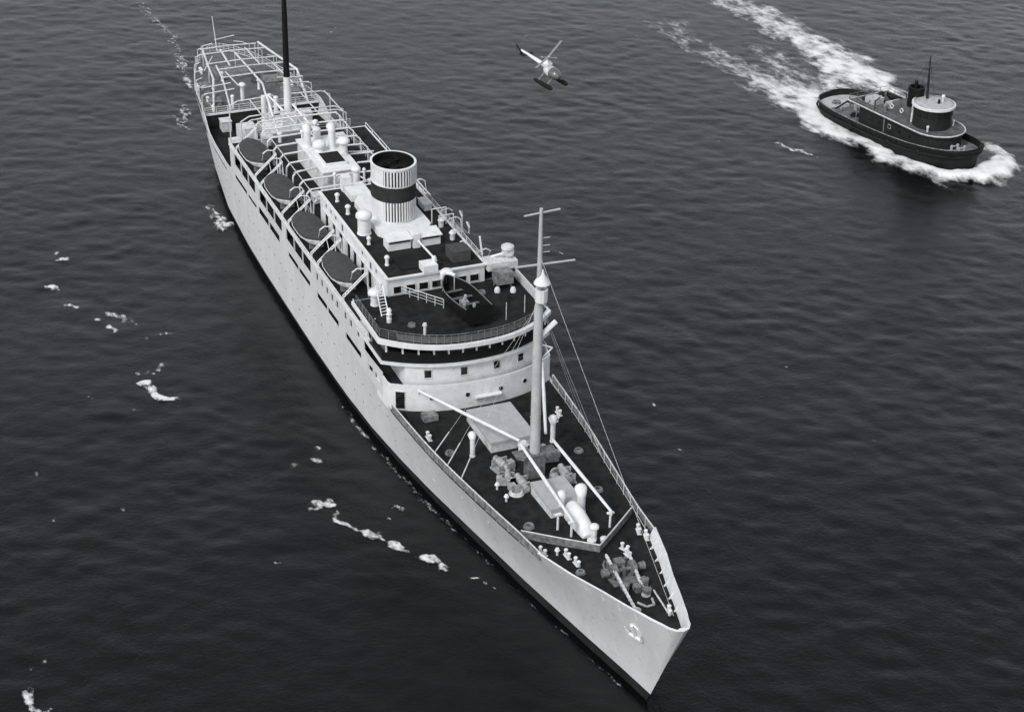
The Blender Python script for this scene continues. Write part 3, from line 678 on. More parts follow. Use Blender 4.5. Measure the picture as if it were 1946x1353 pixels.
boom((-35.0, -1.0, 11.4), (-21.0, -1.25, 10.7)); boom((-34.6, 2.3, 11.6), (-21.3, 2.9, 10.8))
boom((-35.6, -.9, 11.5), (-50.3, -6.7, 10.7)); boom((-35.5, 1.95, 11.9), (-48.2, 6.9, 12.6))
for x, y in ((-21.3, -1.3), (-23.0, -2.0), (-21.5, 2.9)):
    m = MB(); z = zdeck(x); m.tube((x, y, z-.02), (x, y, 10.5), .13, .11, 8); m.cbox((x, y, 10.55), (.3, .7, .14)); P(m, 'boom_crutch', WHITE)
for s_ in (-1, 1):
    for x, zt in ((-40.6, 27.5), (-37.6, 27.5), (-34.5, 27.8)):
        a = Vector((x, s_*(yd(x)-.15), zdeck(x)+.3)); b = Vector((MX, s_*.3, zt)); m = MB()
        m.tube(a, a.lerp(b, .17), .075, .06, 6); m.tube(a.lerp(b, .17), b, .016, .014, 5); P(m, 'shroud', GREYW)
m = MB(); m.tube((MX+.2, 0, 33), (-2.2, 0, 12.4), .016, .016, 5); P(m, 'forestay', GREYW)

# ------------------------------------------------------------------ fore deck gear
def hatch(x0, x1, y0, y1, z0, z1, nb):
    m = MB(); m.box(x0, x1, y0, y1, z0, z1-.12); o = P(m, 'hatch_coaming', GREYW)
    m = MB(); m.prism([(x1+.06, y0-.06), (x1+.06, y1+.06), (x0-.06, y1+.06), (x0-.06, y0-.06)], z1-.35, lambda x, y: z1); 
    P(m, 'tarpaulin', HATCH, o)
    for k in range(nb):
        y = lerp(y0, y1, (k+.5)/nb); m = MB(); m.box(x0-.04, x1+.04, y-.03, y+.03, z1, z1+.03); P(m, 'batten', GREYC, o)
hatch(-46.6, -39.4, -2.5, 2.5, 8.0, 9.45, 0)
hatch(-30.4, -25.2, -1.75, 1.8, zdeck(-30)-.1, 9.75, 0)
def winch(x, y, rz, sc_=1):
    e = MB(); e.T = Matrix.Translation((x, y, zdeck(x)-.03)) @ Matrix.Rotation(rz, 4, 'Z') @ Matrix.Scale(sc_, 4)
    e.box(-.9, .9, -.75, -.6, 0, 1.0); e.box(-.9, .9, .6, .75, 0, 1.0); e.box(-1.0, 1.0, -.9, .9, 0, .15)
    e.tube((.1, -.6, .75), (.1, .6, .75), .42, .42, 14); e.tube((.1, .75, .75), (.1, 1.3, .75), .26, .32, 12); e.tube((.1, -.75, .75), (.1, -1.3, .75), .26, .32, 12)
    e.tube((-.6, .6, .55), (-.6, .78, .55), .5, .5, 14); e.box(-1.3, -.6, -.4, .35, .15, .75); e.tube((-.3, -.85, .9), (.5, -.85, 1.25), .06, .06, 6)
    return P(e, 'cargo_winch', GEAR, smooth=True)
for a in ((-31.6, -2.3, R(90), 1.05), (-31.6, 2.4, R(85), 1.1), (-35.9, -2.6, R(-80), 1), (-36.3, 2.6, R(-95), 1), (-33.4, -3.1, R(70), .85)): winch(*a)
mm = MB(); mm.lathe((-37.2, .2, 8.2), [(.5, 0), (.5, 1.7), (.62, 1.75), (.3, 2.1)], 12); P(mm, 'mushroom_ventilator', WHITE, smooth=True)
m = MB(); z = zdeck(-32)
for k in range(3): m.lathe((-30.9+.0*k, -3.1, z+.12*k), [(.75-.05*k, 0), (.8-.05*k, .06), (.75-.05*k, .12), (.5, .12), (.5, 0)], 16, cap0=False, cap1=False)
P(m, 'rope_coil', GREYW)
# rounded companion hood ahead of hatch
m = MB(); rows = []
for x, zt, w_ in ((-24.9, 10.5, .75), (-24.2, 10.75, .8), (-22.8, 10.7, .8), (-21.6, 10.35, .78), (-20.8, 9.9, .74), (-20.4, 9.35, .7)):
    z0 = zdeck(x)-.02; rows.append([(x, .25+w_*math.cos(t), z0+(zt-z0)*max(0, math.sin(t))**.6) for t in np.linspace(0, math.pi, 11)])
m.loft(rows); m.add(rows[0], [tuple(range(11))]); m.add(rows[-1], [tuple(range(10, -1, -1))]); P(m, 'companion_hood', WHITE, smooth=True)
m = MB(); m.lathe((-19.4, .0, zdeck(-19.4)), [(.45, 0), (.45, .4), (.3, .45)], 12); m.lathe((-19.3, 1.3, zdeck(-19.4)), [(.4, 0), (.42, .35), (.25, .45)], 12); P(m, 'deck_reel', WHITE, smooth=True)
# breakwater
for s_, ye in ((-1, -5.9), (1, 5.95)):
    pts = [(-17.5, .0), (-20.2, s_*3.0), (-22.9, ye)]
    if s_ < 0: pts = pts[::-1]
    m = MB(); m.wall(pts, lambda x: zdeck(x)-.02, lambda x: zdeck(x)+.85, .12); P(m, 'breakwater', GREYC)
    m = MB(); m.path([(p[0], p[1], zdeck(p[0])+.87) for p in pts], .07, 6); P(m, 'breakwater_rail', GREYW)
def bollards(x, y, rz=0, h=.48, r=.16):
    m = MB(); m.T = Matrix.Translation((x, y, zdeck(x)-.02)) @ Matrix.Rotation(rz, 4, 'Z'); m.box(-.6, .6, -.22, .22, 0, .06)
    for k in (-.36, .36): m.lathe((k, 0, .08), [(r, 0), (r, h), (r*1.25, h), (r*1.25, h+.1), (r*.8, h+.16)], 10)
    return P(m, 'bollard', WHITE, smooth=True)
for a in ((-18.0, -3.15, R(0)), (-16.3, -2.9, R(0)), (-17.0, 2.4, R(20)), (-15.9, 2.2, R(0)), (-19.4, -5.1, R(15)), (-19.6, 5.1, R(-15)), (-18.3, 5.3, R(-15)), (-44.5, -7.6, 0), (-44.5, 7.4, 0), (-5.2, 1.2, R(-20))): bollards(*a)
for x, y in ((-18.7, -3.9), (-44.0, 4.1), (-44.6, 4.9), (-43.0, 6.6), (-29.9, -4.6), (-32.4, -4.6)):
    m = MB(); m.lathe((x, y, zdeck(x)-.02), [(.12, 0), (.12, .5), (.28, .55), (.16, .8)], 10); P(m, 'gooseneck_vent', WHITE, smooth=True)
m = MB(); m.box(-49.0, -47.8, -6.9, -5.3, 8.05, 8.7); P(m, 'deck_locker', GREYC)
# windlass and chain cables
z = zdeck(-12)
m = MB(); m.T = Matrix.Translation((-12.6, .1, z-.02))
m.box(-1.6, 1.4, -1.5, 1.5, 0, .2); m.tube((0, -1.9, .85), (0, 1.9, .85), .2, .2, 10)
for y in (-.95, .95): m.tube((0, y-.22, .85), (0, y+.22, .85), .72, .72, 16)
for y in (-1.85, 1.85): m.tube((0, y-.3, .85), (0, y+.3, .85), .34, .42, 12)
m.box(-1.4, -.5, -.45, .45, .2, 1.3); m.box(-.3, .3, -.12, .12, .2, 1.2); m.tube((-1.2, -1.0, .2), (-1.2, -1.0, 1.25), .25, .18, 10); m.tube((-1.5, .9, .2), (-1.5, .9, 1.0), .2, .2, 8)
m.path([(-1.6, -.7, .3), (-1.9, -1.0, .8), (-1.2, -1.5, 1.0), (-.2, -1.6, .6)], .1, 6)
P(m, 'windlass', GEARD, smooth=True)
for y, x1, y1 in ((-.8, -6.9, -1.35), (1.4, -9.0, .65)):
    m = MB(); n = 30
    for k in range(n):
        x = lerp(-14.4, x1, k/n); c = Vector((x, lerp(y, y1, k/n), zdeck(x)+.15+1.45*(1-k/n)))
        m.cbox(c, (.3, .27 if k % 2 else .16, .16 if k % 2 else .27))
    P(m, 'anchor_chain', GREYW)
    m = MB(); m.lathe((x1+.2, y1, zdeck(x1)), [(.45, -.02), (.45, .22), (.3, .25)], 12); P(m, 'hawse_lip', GEAR, smooth=True)
for x, y in ((-9.8, .2), (-8.9, .75), (-10.4, -.75), (-10.6, 1.3)): m = MB(); zz = zdeck(x); m.cbox((x, y, zz+.35), (.8, .5, .75)); m.tube((x, y-.4, zz+.6), (x, y+.4, zz+.6), .22, .22, 8); P(m, 'chain_stopper', GEARD, smooth=True)
m = MB(); m.tube((-9.0, 1.5, zdeck(-9)+.3), (-4.5, .9, zdeck(-4.5)+.3), .09, .09, 6); P(m, 'mooring_spar', GREYW)
m = MB(); m.path([(-7.8, -.7, zdeck(-7)+.1), (-6.9, -.2, zdeck(-7)+.12), (-7.0, .6, zdeck(-7)+.1), (-7.9, .8, zdeck(-7)+.1)], .12, 6); P(m, 'mooring_line', GEAR)

# ------------------------------------------------------------------ aft mast, poop
AX = -124.3
m = MB(); m.lathe((AX, 0, 0), [(.6, 8.2), (.58, 14.9), (.46, 20.3)], 14); am = P(m, 'aft_mast', WHITE, smooth=True)
m = MB(); m.T = Matrix.Translation((AX, 0, 20.3)) @ Matrix.Rotation(R(1.5), 4, 'Y'); m.lathe((0, 0, 0), [(.45, -.02), (.38, 9), (.18, 19)], 12); P(m, 'topmast', BLACK, am, True)
m = MB(); m.box(-127.6, -121.6, -3.0, 3.0, 8.2, 13.2); m.box(-127.8, -121.4, -3.2, 3.2, 13.2, 13.35); mh = P(m, 'mast_house', WHITE)
m = MB(); m.cbox((AX, 0, 14.2), (1.6, 2.0, 1.8)); P(m, 'mast_step', WHITE, am)
for x, y, h in ((-126.6, -2.9, 17.0), (-126.9, -2.0, 17.0)): m = MB(); m.tube((x, y, 8.2), (x, y, h), .42, .36, 10); P(m, 'king_post', WHITE, smooth=True)
for a, b in (((-126.6, -2.4, 17.0), (-117.5, -3.4, 14.9)), ((-126.6, -2.2, 17.0), (-119.5, -.2, 15.0)), ((-124, .6, 16.2), (-115.5, 1.2, 15.6)), ((-126.8, 1.8, 12.6), (-126.8, 1.8, 15.4))): boom(a, b, .17)
for k in range(5): m = MB(); x = -126.8+k*1.2; m.tube((x, -3.0, 14.4), (x, -.8, 14.6), .1, .1, 6); P(m, 'platform_beam', WHITE, mh)
hatch(-134.5, -129.2, -2.4, 2.4, 8.1, 9.4, 3)
m = MB(); m.box(-133.6, -131.0, -5.4, -2.9, 8.2, 10.6); P(m, 'deck_locker', GREYW)
m = MB(); m.wall([(-139.2, -8.75), (-139.2, 8.75)], 8.2, 10.15, .12); P(m, 'poop_bulkhead', BAND)
m = MB(); m.box(-139.5, -139.1, -8.8, 8.8, 10.12, 10.32); P(m, 'poop_edge', WHITE)
railing([(-139.2, -8.6, 10.3), (-139.2, 8.6, 10.3)], 1.0, r=.05)
# longitudinal and transverse awning spars over the poop
def spar(pts, r=.12, name='awning_spar'): m = MB(); m.path(pts, r, 6); return P(m, name, GREYW)
spar([(-160, -3.8, 13), (-152, -4.8, 13), (-146.5, -5.4, 13), (-139.6, -7.2, 10.3)], .16)
spar([(-159, -1.2, 13), (-151.5, -1.6, 13)], .16); spar([(-152, -3.6, 13), (-146, -4.1, 13), (-139.5, -4.6, 10.3)], .14)
spar([(-157, .6, 13), (-142, 1.0, 13), (-138, .9, 10.3)], .16)
spar([(-159.5, 5.0, 13.4), (-146.4, 7.6, 13), (-139.6, 7.2, 10.4)], .18)
for x, y0, y1 in ((-160, -4.2, 4.8), (-157.5, -4.8, 5.6), (-153, -5.0, 6.2), (-150, -3.8, 6.6), (-146.4, -4.2, 7.4)): spar([(x, y0, 13.05), (x, (y0+y1)/2, 13.2), (x, y1, 13.05)], .11)
for x, y in ((-160, -3.8), (-152, -4.8), (-146.5, -5.4), (-157, .6), (-146.4, 7.6), (-153, 6.2), (-159.5, 5.0), (-160, 4.6)): spar([(x, y, 10.1), (x, y, 13)], .08, 'awning_post')
for x, y, dx, dy, h in ((-155.5, -.5, 4.5, 5, .5), (-148, 4.4, 3.0, 3.4, 1.3), (-149.8, -6.0, 2.2, 1.4, .8), (-142.5, -6.3, 1.8, 1.6, 1.0), (-142, 5.2, 2.6, 2.4, 1.5)):
    m = MB(); m.box(x-dx/2, x+dx/2, y-dy/2, y+dy/2, 10.12, 10.12+h); m.box(x-dx/2-.1, x+dx/2+.1, y-dy/2-.1, y+dy/2+.1, 10.12+h, 10.2+h); P(m, 'deck_locker', GREYC)
for x, y in ((-144, -6.8), (-150, -7.0), (-145, 6.6), (-157, -4.8), (-141.2, -6.9)):
    m = MB(); m.lathe((x, y, 10.12), [(.22, 0), (.22, .6), (.3, .65), (.18, .8)], 10); m.lathe((x-.9, y, 10.12), [(.22, 0), (.22, .6), (.3, .65), (.18, .8)], 10); P(m, 'bollard', WHITE, smooth=True)
m = MB(); m.tube((-166.6, 0, 10), (-167.8, -.2, 15.6), .09, .05, 6); m.tube((-164.2, -.9, 12.9), (-164.0, 2.3, 13.4), .06, .06, 5); P(m, 'flagstaff', WHITE)
for x, y in ((-151, 2.6), (-149.4, 3.9), (-152.4, 5.0)):
    m = MB(); m.lathe((x, y, 10.12), [(1.1, 0), (1.15, .3), (.9, .7), (.4, .95)], 14); P(m, 'covered_winch', COVER, smooth=True)
# ------------------------------------------------------------------ more of the clutter aft: extra spars, rails, ventilators and posts
for x in (-120.8, -122.2, -128.6): 
    for s_ in (-1, 1): spar([(x, s_*.9, 16.1), (x, s_*6.2, 15.9), (x+.1, s_*7.4, 15.3), (x+.1, s_*7.5, 13.4 if x > -119 else 8.2)], .10, 'awning_frame')
for y in (-4.4, 3.2, 6.6): spar([(-119.5, y, 16.0), (-128.6, y, 15.9)], .08)
for x0, y0, x1, y1 in ((-148.6, -3.0, -142.5, -2.6), (-158.5, 2.6, -150.2, 2.9), (-156, -3.2, -150.5, -5.8), (-150, 4.8, -141, 5.4)): spar([(x0, y0, 13.1), (x1, y1, 13.0)], .10)
for x in (-162.6, -144.2, -141.6): spar([(x, -yd(x)+.6, 12.6), (x, -yd(x)*.4, 12.9)], .09); spar([(x, yd(x)*.45, 12.9), (x, yd(x)-.6, 12.6)], .09)
for x in np.arange(-141.5, -163, -3.4):
    for s_ in (-1, 1): spar([(x, s_*(yd(x)-.25), 10.15), (x, s_*(yd(x)-.25), 12.4), (x, s_*(yd(x)-1.2), 12.7)], .07, 'awning_post')
railing([(-120.2, -7.8, 13.5), (-120.2, 7.8, 13.5)], 1.0, r=.04)
for x, y, zc, r in ((-113.5, 3.5, 15.0, .42), (-116.5, -3.4, 15.2, .4), (-96.4, 3.0, 15.4, .45), (-94.2, -2.2, 15.0, .4), (-122.5, 2.2, 14.8, .35), (-147.5, 1.8, 11.6, .35), (-152.8, -2.6, 11.5, .35), (-146.8, -5.4, 11.4, .3)):
    mushroom(x, y, 13.46 if x > -127 else 10.12, zc, r, rs=r*.65)
for x, y in ((-137.6, -6.0), (-137.2, 6.2), (-132, 5.6), (-129.5, -6.6), (-124, 6.4)):
    m = MB(); z0 = 10.12 if x < -139 else 8.2; m.box(x-.9, x+.9, y-.7, y+.7, z0, z0+1.5); m.box(x-1, x+1, y-.8, y+.8, z0+1.5, z0+1.6); P(m, 'deck_locker', GREYW)
for s_ in (-1, 1): winch_z = 8.2
for x, y, rz in ((-128.4, -1.9, 0), (-128.4, 1.9, 0), (-135.6, -1.6, 3.1), (-135.6, 1.6, 3.1)):
    e = MB(); e.T = Matrix.Translation((x, y, 8.2)) @ Matrix.Rotation(rz, 4, 'Z')
    e.box(-.8, .8, -.75, -.6, 0, 1.0); e.box(-.8, .8, .6, .75, 0, 1.0); e.tube((.1, -1.2, .75), (.1, 1.2, .75), .38, .38, 12); e.box(-1.2, -.5, -.4, .35, .1, .8); P(e, 'cargo_winch', GEAR, smooth=True)
# port side beyond the funnel
for x, y, h in ((-79.5, 9.3, 3.6), (-77.2, 9.35, 3.1), (-66.8, 8.8, 3.4)):
    m = MB(); m.path([(x, y, 13.5), (x, y, 13.5+h), (x+.6, y-.5, 13.9+h), (x+1.2, y-.4, 13.4+h)], .12, 6); P(m, 'boat_fall_post', GREYW)
for x, y, h in ((-70.5, 6.9, 1.5), (-68.5, 7.6, 1.2), (-66.2, 6.8, 1.7)):
    m = MB(); m.lathe((x, y, 13.5), [(.35, 0), (.35, h*.7), (.5, h*.75), (.25, h)], 10); P(m, 'mushroom_ventilator', GREYW, smooth=True)
railing([(-57.5, 9.7, 13.6), (-88, 9.7, 13.5)], 1.05, r=.04)
# coils, reels and small fittings on the open decks
for x, y, z0, r in ((-40.8, -6.6, None, .5), (-24.5, -4.4, None, .55), (-28.4, 4.8, None, .5), (-36.4, 6.2, None, .5), (-14.8, -3.2, None, .45), (-60.2, 4.4, 15.88, .5), (-55.4, -5.6, 15.88, .45)):
    z0 = zdeck(x)-.02 if z0 is None else z0; m = MB()
    for k in range(3): m.lathe((x, y, z0+.1*k), [(r-.04*k, 0), (r+.04-.04*k, .05), (r-.04*k, .1), (r*.5, .1), (r*.5, 0)], 14, cap0=False, cap1=False)
    P(m, 'rope_coil', GREYC)
m = MB(); m.lathe((-52.9, -5.0, 15.88), [(.16, 0), (.16, 1.1), (.28, 1.15), (.2, 1.45)], 10); P(m, 'pelorus', GREYW, smooth=True)
for x, y in ((-53.2, 4.6), (-54.2, 7.2)): m = MB(); m.tube((x, y, 15.88), (x, y, 18.0), .05, .05, 6); P(m, 'signal_post', GREYW)

# pipes, trunks and small vents around the aft casing and house roof
for x, y, z0, h, r in ((-96.8, -1.6, 13.47, 3.2, .16), (-95.6, 1.2, 13.47, 3.6, .18), (-93.6, .6, 13.47, 2.6, .22), (-97.6, 2.6, 13.47, 2.9, .15), (-112.2, -1.4, 13.9, 2.8, .2), (-113.6, .8, 13.9, 3.2, .18), (-116.2, 1.6, 13.9, 2.4, .24), (-87.4, 3.6, 18.19, 1.5, .16), (-81.2, -4.7, 18.19, .9, .22), (-85.2, -4.8, 18.19, .8, .2), (-66.2, -4.8, 18.19, .9, .2), (-72.2, -5.0, 18.19, .7, .18)):
    m = MB(); m.lathe((x, y, z0), [(r*1.3, 0), (r*1.3, .12), (r, .15), (r, h), (r*1.6, h+.02), (r*1.5, h+.2), (r*.6, h+.36)], 10); P(m, 'pipe_vent', WHITE, smooth=True)
for a, b in (((-98, -1.2, 16.0), (-91.5, -.6, 17.2)), ((-98.2, 1.4, 16.0), (-89.2, 1.6, 17.6)), ((-110.8, 0, 16.2), (-121.5, .2, 15.6)), ((-104, 2.5, 16.5), (-104, 6.0, 16.1)), ((-100.4, -2.9, 16.5), (-100.4, -6.0, 16.1))):
    m = MB(); m.tube(a, b, .1, .1, 6); P(m, 'pipe', GREYW)
for x, y, dx, dy, h in ((-94.8, 3.9, 1.6, 1.2, 1.2), (-96.6, -4.2, 1.8, 1.0, .9), (-114.8, 4.6, 1.4, 1.4, 1.1), (-117.4, -5.0, 1.2, 1.2, 1.0), (-86.4, 4.4, 1.6, 1.2, .9), (-80.0, 4.7, 2.2, 1.0, .8)):
    z0 = 18.19 if x > -89 else 13.47; m = MB(); m.box(x-dx/2, x+dx/2, y-dy/2, y+dy/2, z0, z0+h); m.box(x-dx/2-.08, x+dx/2+.08, y-dy/2-.08, y+dy/2+.08, z0+h, z0+h+.08); P(m, 'deck_locker', GREYW)
# ------------------------------------------------------------------ tugboat (local: x forward from the stern, y port, z up)
TH = R(9.5); TO = Vector((-135.4, 96.2, 0)); TSX = .93
tug = empty('tugboat', TO, (0, 0, TH)); tag(tug, 'dark tugboat with round wheelhouse throwing up a white bow wave', 'tugboat'); tug.scale = (TSX, 1, 1)
TX = [0, .25, .8, 1.6, 3, 5, 8, 12, 17, 22, 26, 29, 31.5, 33.3, 34.6, 35.4, 35.8, 36]
TY = [0, 1.8, 3.1, 3.95, 4.7, 5.2, 5.45, 5.5, 5.5, 5.5, 5.35, 5.0, 4.45, 3.75, 2.9, 2.0, 1.2, 0]
def ty(x): return float(np.interp(x, TX, TY))
def tz(x): return 1.35+.25*((x-12)/12)**2*(x < 12)+1.6*(max(0, x-12)/24)**1.9
def tb(x): return tz(x)+.95          # top of the bulwark
m = MB()
for s_ in (-1, 1):
    rows = []
    for x in TX:
        y = ty(x); r = []
        for t in np.linspace(0, 1, 7):
            z = lerp(-1.5, tb(x), t); k = 1-.16*(1-t)**1.5-(.14 if x > 30 else 0)*(1-t)
            xs_ = x-(1-t)*(.6 if x > 33 else .0)+(1-t)*(1.4*max(0, 1-x/4))
            r.append((xs_, s_*y*k, z))
        rows.append(r)
    m.loft(rows[::-1] if s_ < 0 else rows)
    rows = [[(x, s_*max(0, y_-.16), tb(x)), (x, s_*max(0, y_-.22), tz(x))] for x, y_ in zip(TX, TY)]
    m.loft(rows if s_ < 0 else rows[::-1]); rows = [[(x, s_*y_, tb(x)), (x, s_*max(0, y_-.16), tb(x))] for x, y_ in zip(TX, TY)]; m.loft(rows if s_ > 0 else rows[::-1])
th_ = m.build('hull', TUGH, tug, True)
for s_ in (-1, 1):
    m = MB(); m.path([(x, s_*(ty(x)+.1), tz(x)-.1) for x in TX[1:]], .17, 6); m.build('fender_rail', TUGH, th_)
    m = MB(); m.path([(x, s_*(ty(x)-.06), tb(x)+.03) for x in TX[:-1]], .09, 5); m.build('cap_rail', TUGD if s_ > 0 else GREYC, th_)
m = MB(); m.loft([[(x, -max(0, ty(x)-.2), tz(x)), (x, 0, tz(x)+.06), (x, max(0, ty(x)-.2), tz(x))][::-1] for x in TX]); m.build('main_deck', TUGW, tug)
m = MB(); m.loft([[(x, -max(0, ty(x)-.35), tz(x)+.03), (x, 0, tz(x)+.09), (x, max(0, ty(x)-.35), tz(x)+.03)][::-1] for x in (.4, .8, 1.6, 3, 4.6)]); m.build('stern_grating', TUGA, tug)
# deckhouse with rounded front
def rr(x0, x1, w_, rf, n=12):
    o = [(x0, -w_), (x1-rf, -w_)]
    for k in range(1, n): a = -math.pi/2+math.pi*k/n; o.append((x1-rf+rf*math.cos(a), w_*math.sin(a)))
    return o+[(x1-rf, w_), (x0, w_)]
m = MB(); m.prism(rr(12.5, 31.4, 3.95, 4.6), 1.2, 4.5); tdh = m.build('deckhouse', TUGD, tug, True)
m = MB(); m.prism(rr(9.6, 31.8, 4.35, 4.8), 4.5, 4.66); m.build('boat_deck', TUGB, tdh)
m = MB(); pts = rr(9.6, 31.8, 4.32, 4.8); m.path([(p[0], p[1], 4.72) for p in pts+[pts[0]]], .10, 5); m.build('deck_edge', GREYW, tdh)
for s_ in (-1, 1):
    for x in (10.2, 12.0): m = MB(); m.tube((x, s_*4.1, tz(x)), (x, s_*4.1, 4.5), .09, .09, 6); m.build('awning_post', GREYC, tug)
    for x in (15, 17.6, 20.2, 22.8, 25.2):
        m = MB(); m.cbox((x, s_*3.96, 3.35), (.7, .08, .7)); m.m = 1; m.cbox((x, s_*3.98, 3.35), (.52, .08, .52)); m.build('window', [TUGR if x == 20.2 else TUGD, GLASS], tdh)
    m = MB(); m.tube((19.0, s_*4.05, 2.0), (19.0, s_*4.15, 4.5), .10, .10, 6); m.build('drain_pipe', GREYC, tug)
# wheelhouse
WX = 25.6
m = MB(); m.lathe((WX, 0, 4.66), [(2.95, 0), (2.95, 3.2)], 24, sx=1.1); twh = m.build('wheelhouse', TUGD, tug, True)
m = MB(); m.lathe((WX, 0, 7.86), [(3.0, 0), (3.35, .05), (3.35, .42), (3.15, .45)], 28, sx=1.1, cap1=False); m.build('roof_rim', WHITE, twh, True)
m = MB(); m.lathe((WX, 0, 8.2), [(3.15, 0), (2.7, .12), (.2, .2)], 28, sx=1.1); m.build('roof', TUGR, twh, True)
for k in range(11):
    a = R(-110+22*k); m = MB(); c = Vector((WX+2.96*1.1*math.cos(a), 2.96*math.sin(a), 7.05)); t = Vector((-math.sin(a)*1.12, math.cos(a), 0)).normalized(); n_ = Vector((t.y, -t.x, 0))
    vs = [c+t*(.4*i)+Vector((0, 0, .42*j))+n_*d for d in (-.03, .05) for i, j in ((-1, -1), (1, -1), (1, 1), (-1, 1))]
    m.add(vs, [(3, 2, 1, 0), (4, 5, 6, 7), (0, 1, 5, 4), (1, 2, 6, 5), (2, 3, 7, 6), (3, 0, 4, 7)]); m.build('window', GLASS, twh)
m = MB(); m.box(17.6, 22.9, -1.6, 1.6, 4.66, 6.4); m.build('engine_casing', TUGB, tug)
m = MB(); m.lathe((21.2, 0, 4.7), [(1.25, 0), (1.2, 4.3), (1.28, 4.35), (1.28, 4.9), (1.0, 4.9), (1.0, 4.2)], 18, sx=1.15); m.lathe((21.0, 0, 9.4), [(.28, 0), (.28, 1.1)], 10); m.build('funnel', BLACK, tug, True)
m = MB(); m.tube((WX-1.9, .2, 8.2), (WX-2.2, .2, 12.2), .22, .18, 8); m.tube((WX-2.2, .2, 12.2), (WX-2.4, .2, 15.2), .13, .08, 8); m.build('mast', TUGD, tug)
m = MB(); m.tube((WX+.6, 1.3, 8.3), (WX+.6, 1.3, 9.1), .15, .15, 8); m.lathe((WX+.6, 1.3, 9.0), [(.25, 0), (.32, .3), (.2, .5)], 10); m.build('searchlight', WHITE, tug, True)
m = MB(); m.tube((WX+.9, .2, 8.3), (WX+.9, .2, 9.0), .2, .2, 8); m.build('horn', BLACK, tug)
for s_ in (-1, 1):
    m = MB(); m.tube((23.0, s_*1.9, 4.66), (23.0, s_*1.9, 7.2), .22, .22, 8); m.tube((23.0, s_*1.9, 7.2), (23.5, s_*1.9, 7.6), .26, .42, 10); m.build('cowl_ventilator', WHITE if s_ < 0 else TUGD, tug, True)
    m = MB(); m.path([(15.4, s_*3.3, 4.7), (15.4, s_*3.3, 6.0), (15.4, s_*2.4, 6.5)], .09, 6); m.build('davit', TUGD, tug)
    m = MB(); m.lathe((27.8, s_*2.7, 4.66), [(.16, 0), (.16, .5), (.26, .8), (.12, 1.0)], 8); m.build('vent', GREYW, tug)
def trail(pts, h, name, m_=GREYC, r=.04, step=1.5):
    m = MB(); pts = [Vector(q_) for q_ in pts]
    for f in (.5, 1): m.path([q_+Vector((0, 0, h*f)) for q_ in pts], r*(.7 if f < 1 else 1), 5)
    for a, b in zip(pts[:-1], pts[1:]):
        n = max(1, int((b-a).length/step))
        for k in range(n): q_ = a.lerp(b, k/n); m.tube(q_, q_+Vector((0, 0, h)), r, r, 5)
    return m.build(name, m_, tug)
for s_ in (-1, 1): trail([(10, s_*4.2, 4.66), (16, s_*4.2, 4.66), (22, s_*4.2, 4.66)], .95, 'railing')
trail([(9.8, -4.1, 4.66), (9.8, 4.1, 4.66)], .95, 'railing')
for a in ((-.3, 1), (-.3, -1), (-7, 0)):
    m = MB(); m.tube((WX-2.3, .2, 14.6), (WX+a[0]-2, a[1]*3.0, 4.8), .025, .025, 4); m.build('stay', TUGD, tug)
m = MB(); m.tube((WX-2.3, -.9, 13.2), (WX-2.3, 1.3, 13.2), .05, .05, 6); m.build('yard', TUGD, tug)
for x, y in ((20.2, -1.75), (20.2, 1.75), (17.8, -1.75)):
    m = MB(); n = 12; ring = [[(x+(.34+.09*math.cos(b))*math.cos(2*math.pi*k/n), y+(.09*math.sin(b)), 5.6+(.34+.09*math.cos(b))*math.sin(2*math.pi*k/n)) for b in np.linspace(0, 2*math.pi, 7)[:-1]] for k in range(n)]
    m.loft(ring+[ring[0]], close=True); m.build('life_ring', WHITE, tug, True)
for x, y, r, h in ((11.2, 1.6, .45, .8), (11.4, -2.2, .4, .7), (13.6, -.2, .5, .5), (17.0, -2.4, .3, 1.3), (18.6, 2.6, .3, 1.2)):
    m = MB(); m.lathe((x, y, 4.66), [(r, 0), (r, h*.7), (r*1.3, h*.75), (r*.7, h)], 10); m.build('ventilator', TUGD if r > .35 else GREYC, tug, True)
for k, (x, y) in enumerate(((4.2, 1.4), (6.8, 2.6), (9.4, -2.2), (3.2, -1.2))):
    m = MB()
    for j in range(3): m.lathe((x, y, tz(x)+.06+.13*j), [(.75-.06*j, 0), (.8-.06*j, .07), (.75-.06*j, .13), (.4, .13), (.4, 0)], 14, cap0=False, cap1=False)
    m.build('hawser_coil', GREYC if k % 2 else TUGD, tug)
# tug's own small boat on the boat deck, towing gear
m = MB(); rows = []
for t in np.linspace(-1, 1, 11):
    w_ = .85*max(.03, 1-abs(t)**2.5); rows.append([(14.2+2.1*t, 1.9+w_*q, 4.75+.25*abs(t)**3+.65*abs(q)**2) for q in np.linspace(-1, 1, 7)])
m.loft([r[::-1] for r in rows]); m.loft([[(p[0], 1.9+(p[1]-1.9)*.9, p[2]+.02) for p in r] for r in rows]); 
sk = m.build('skiff', TUGH, None, True); tag(sk, 'small dark skiff lying on the tugboat deckhouse roof', 'boat'); sk.location = TO; sk.rotation_euler = (0, 0, TH); sk.scale = (TSX, 1, 1)
for (x, y, dx, dy, h) in ((8.2, .2, 2.2, 1.5, 1.0), (6.0, -1.6, 1.2, 1.0, .5), (13.0, -1.4, 2.2, 2.2, 1.0), (16.2, .2, 1.4, 2.8, .9)):
    z = tz(x) if x < 9 else 4.66; m = MB(); m.box(x-dx/2, x+dx/2, y-dy/2, y+dy/2, z, z+h); m.tube((x, y-dy/2-.3, z+h*.7), (x, y+dy/2+.3, z+h*.7), .3, .3, 10); m.build('towing_winch' if x < 9 else 'skylight_box', GEAR if x < 9 else TUGR, tug, True)
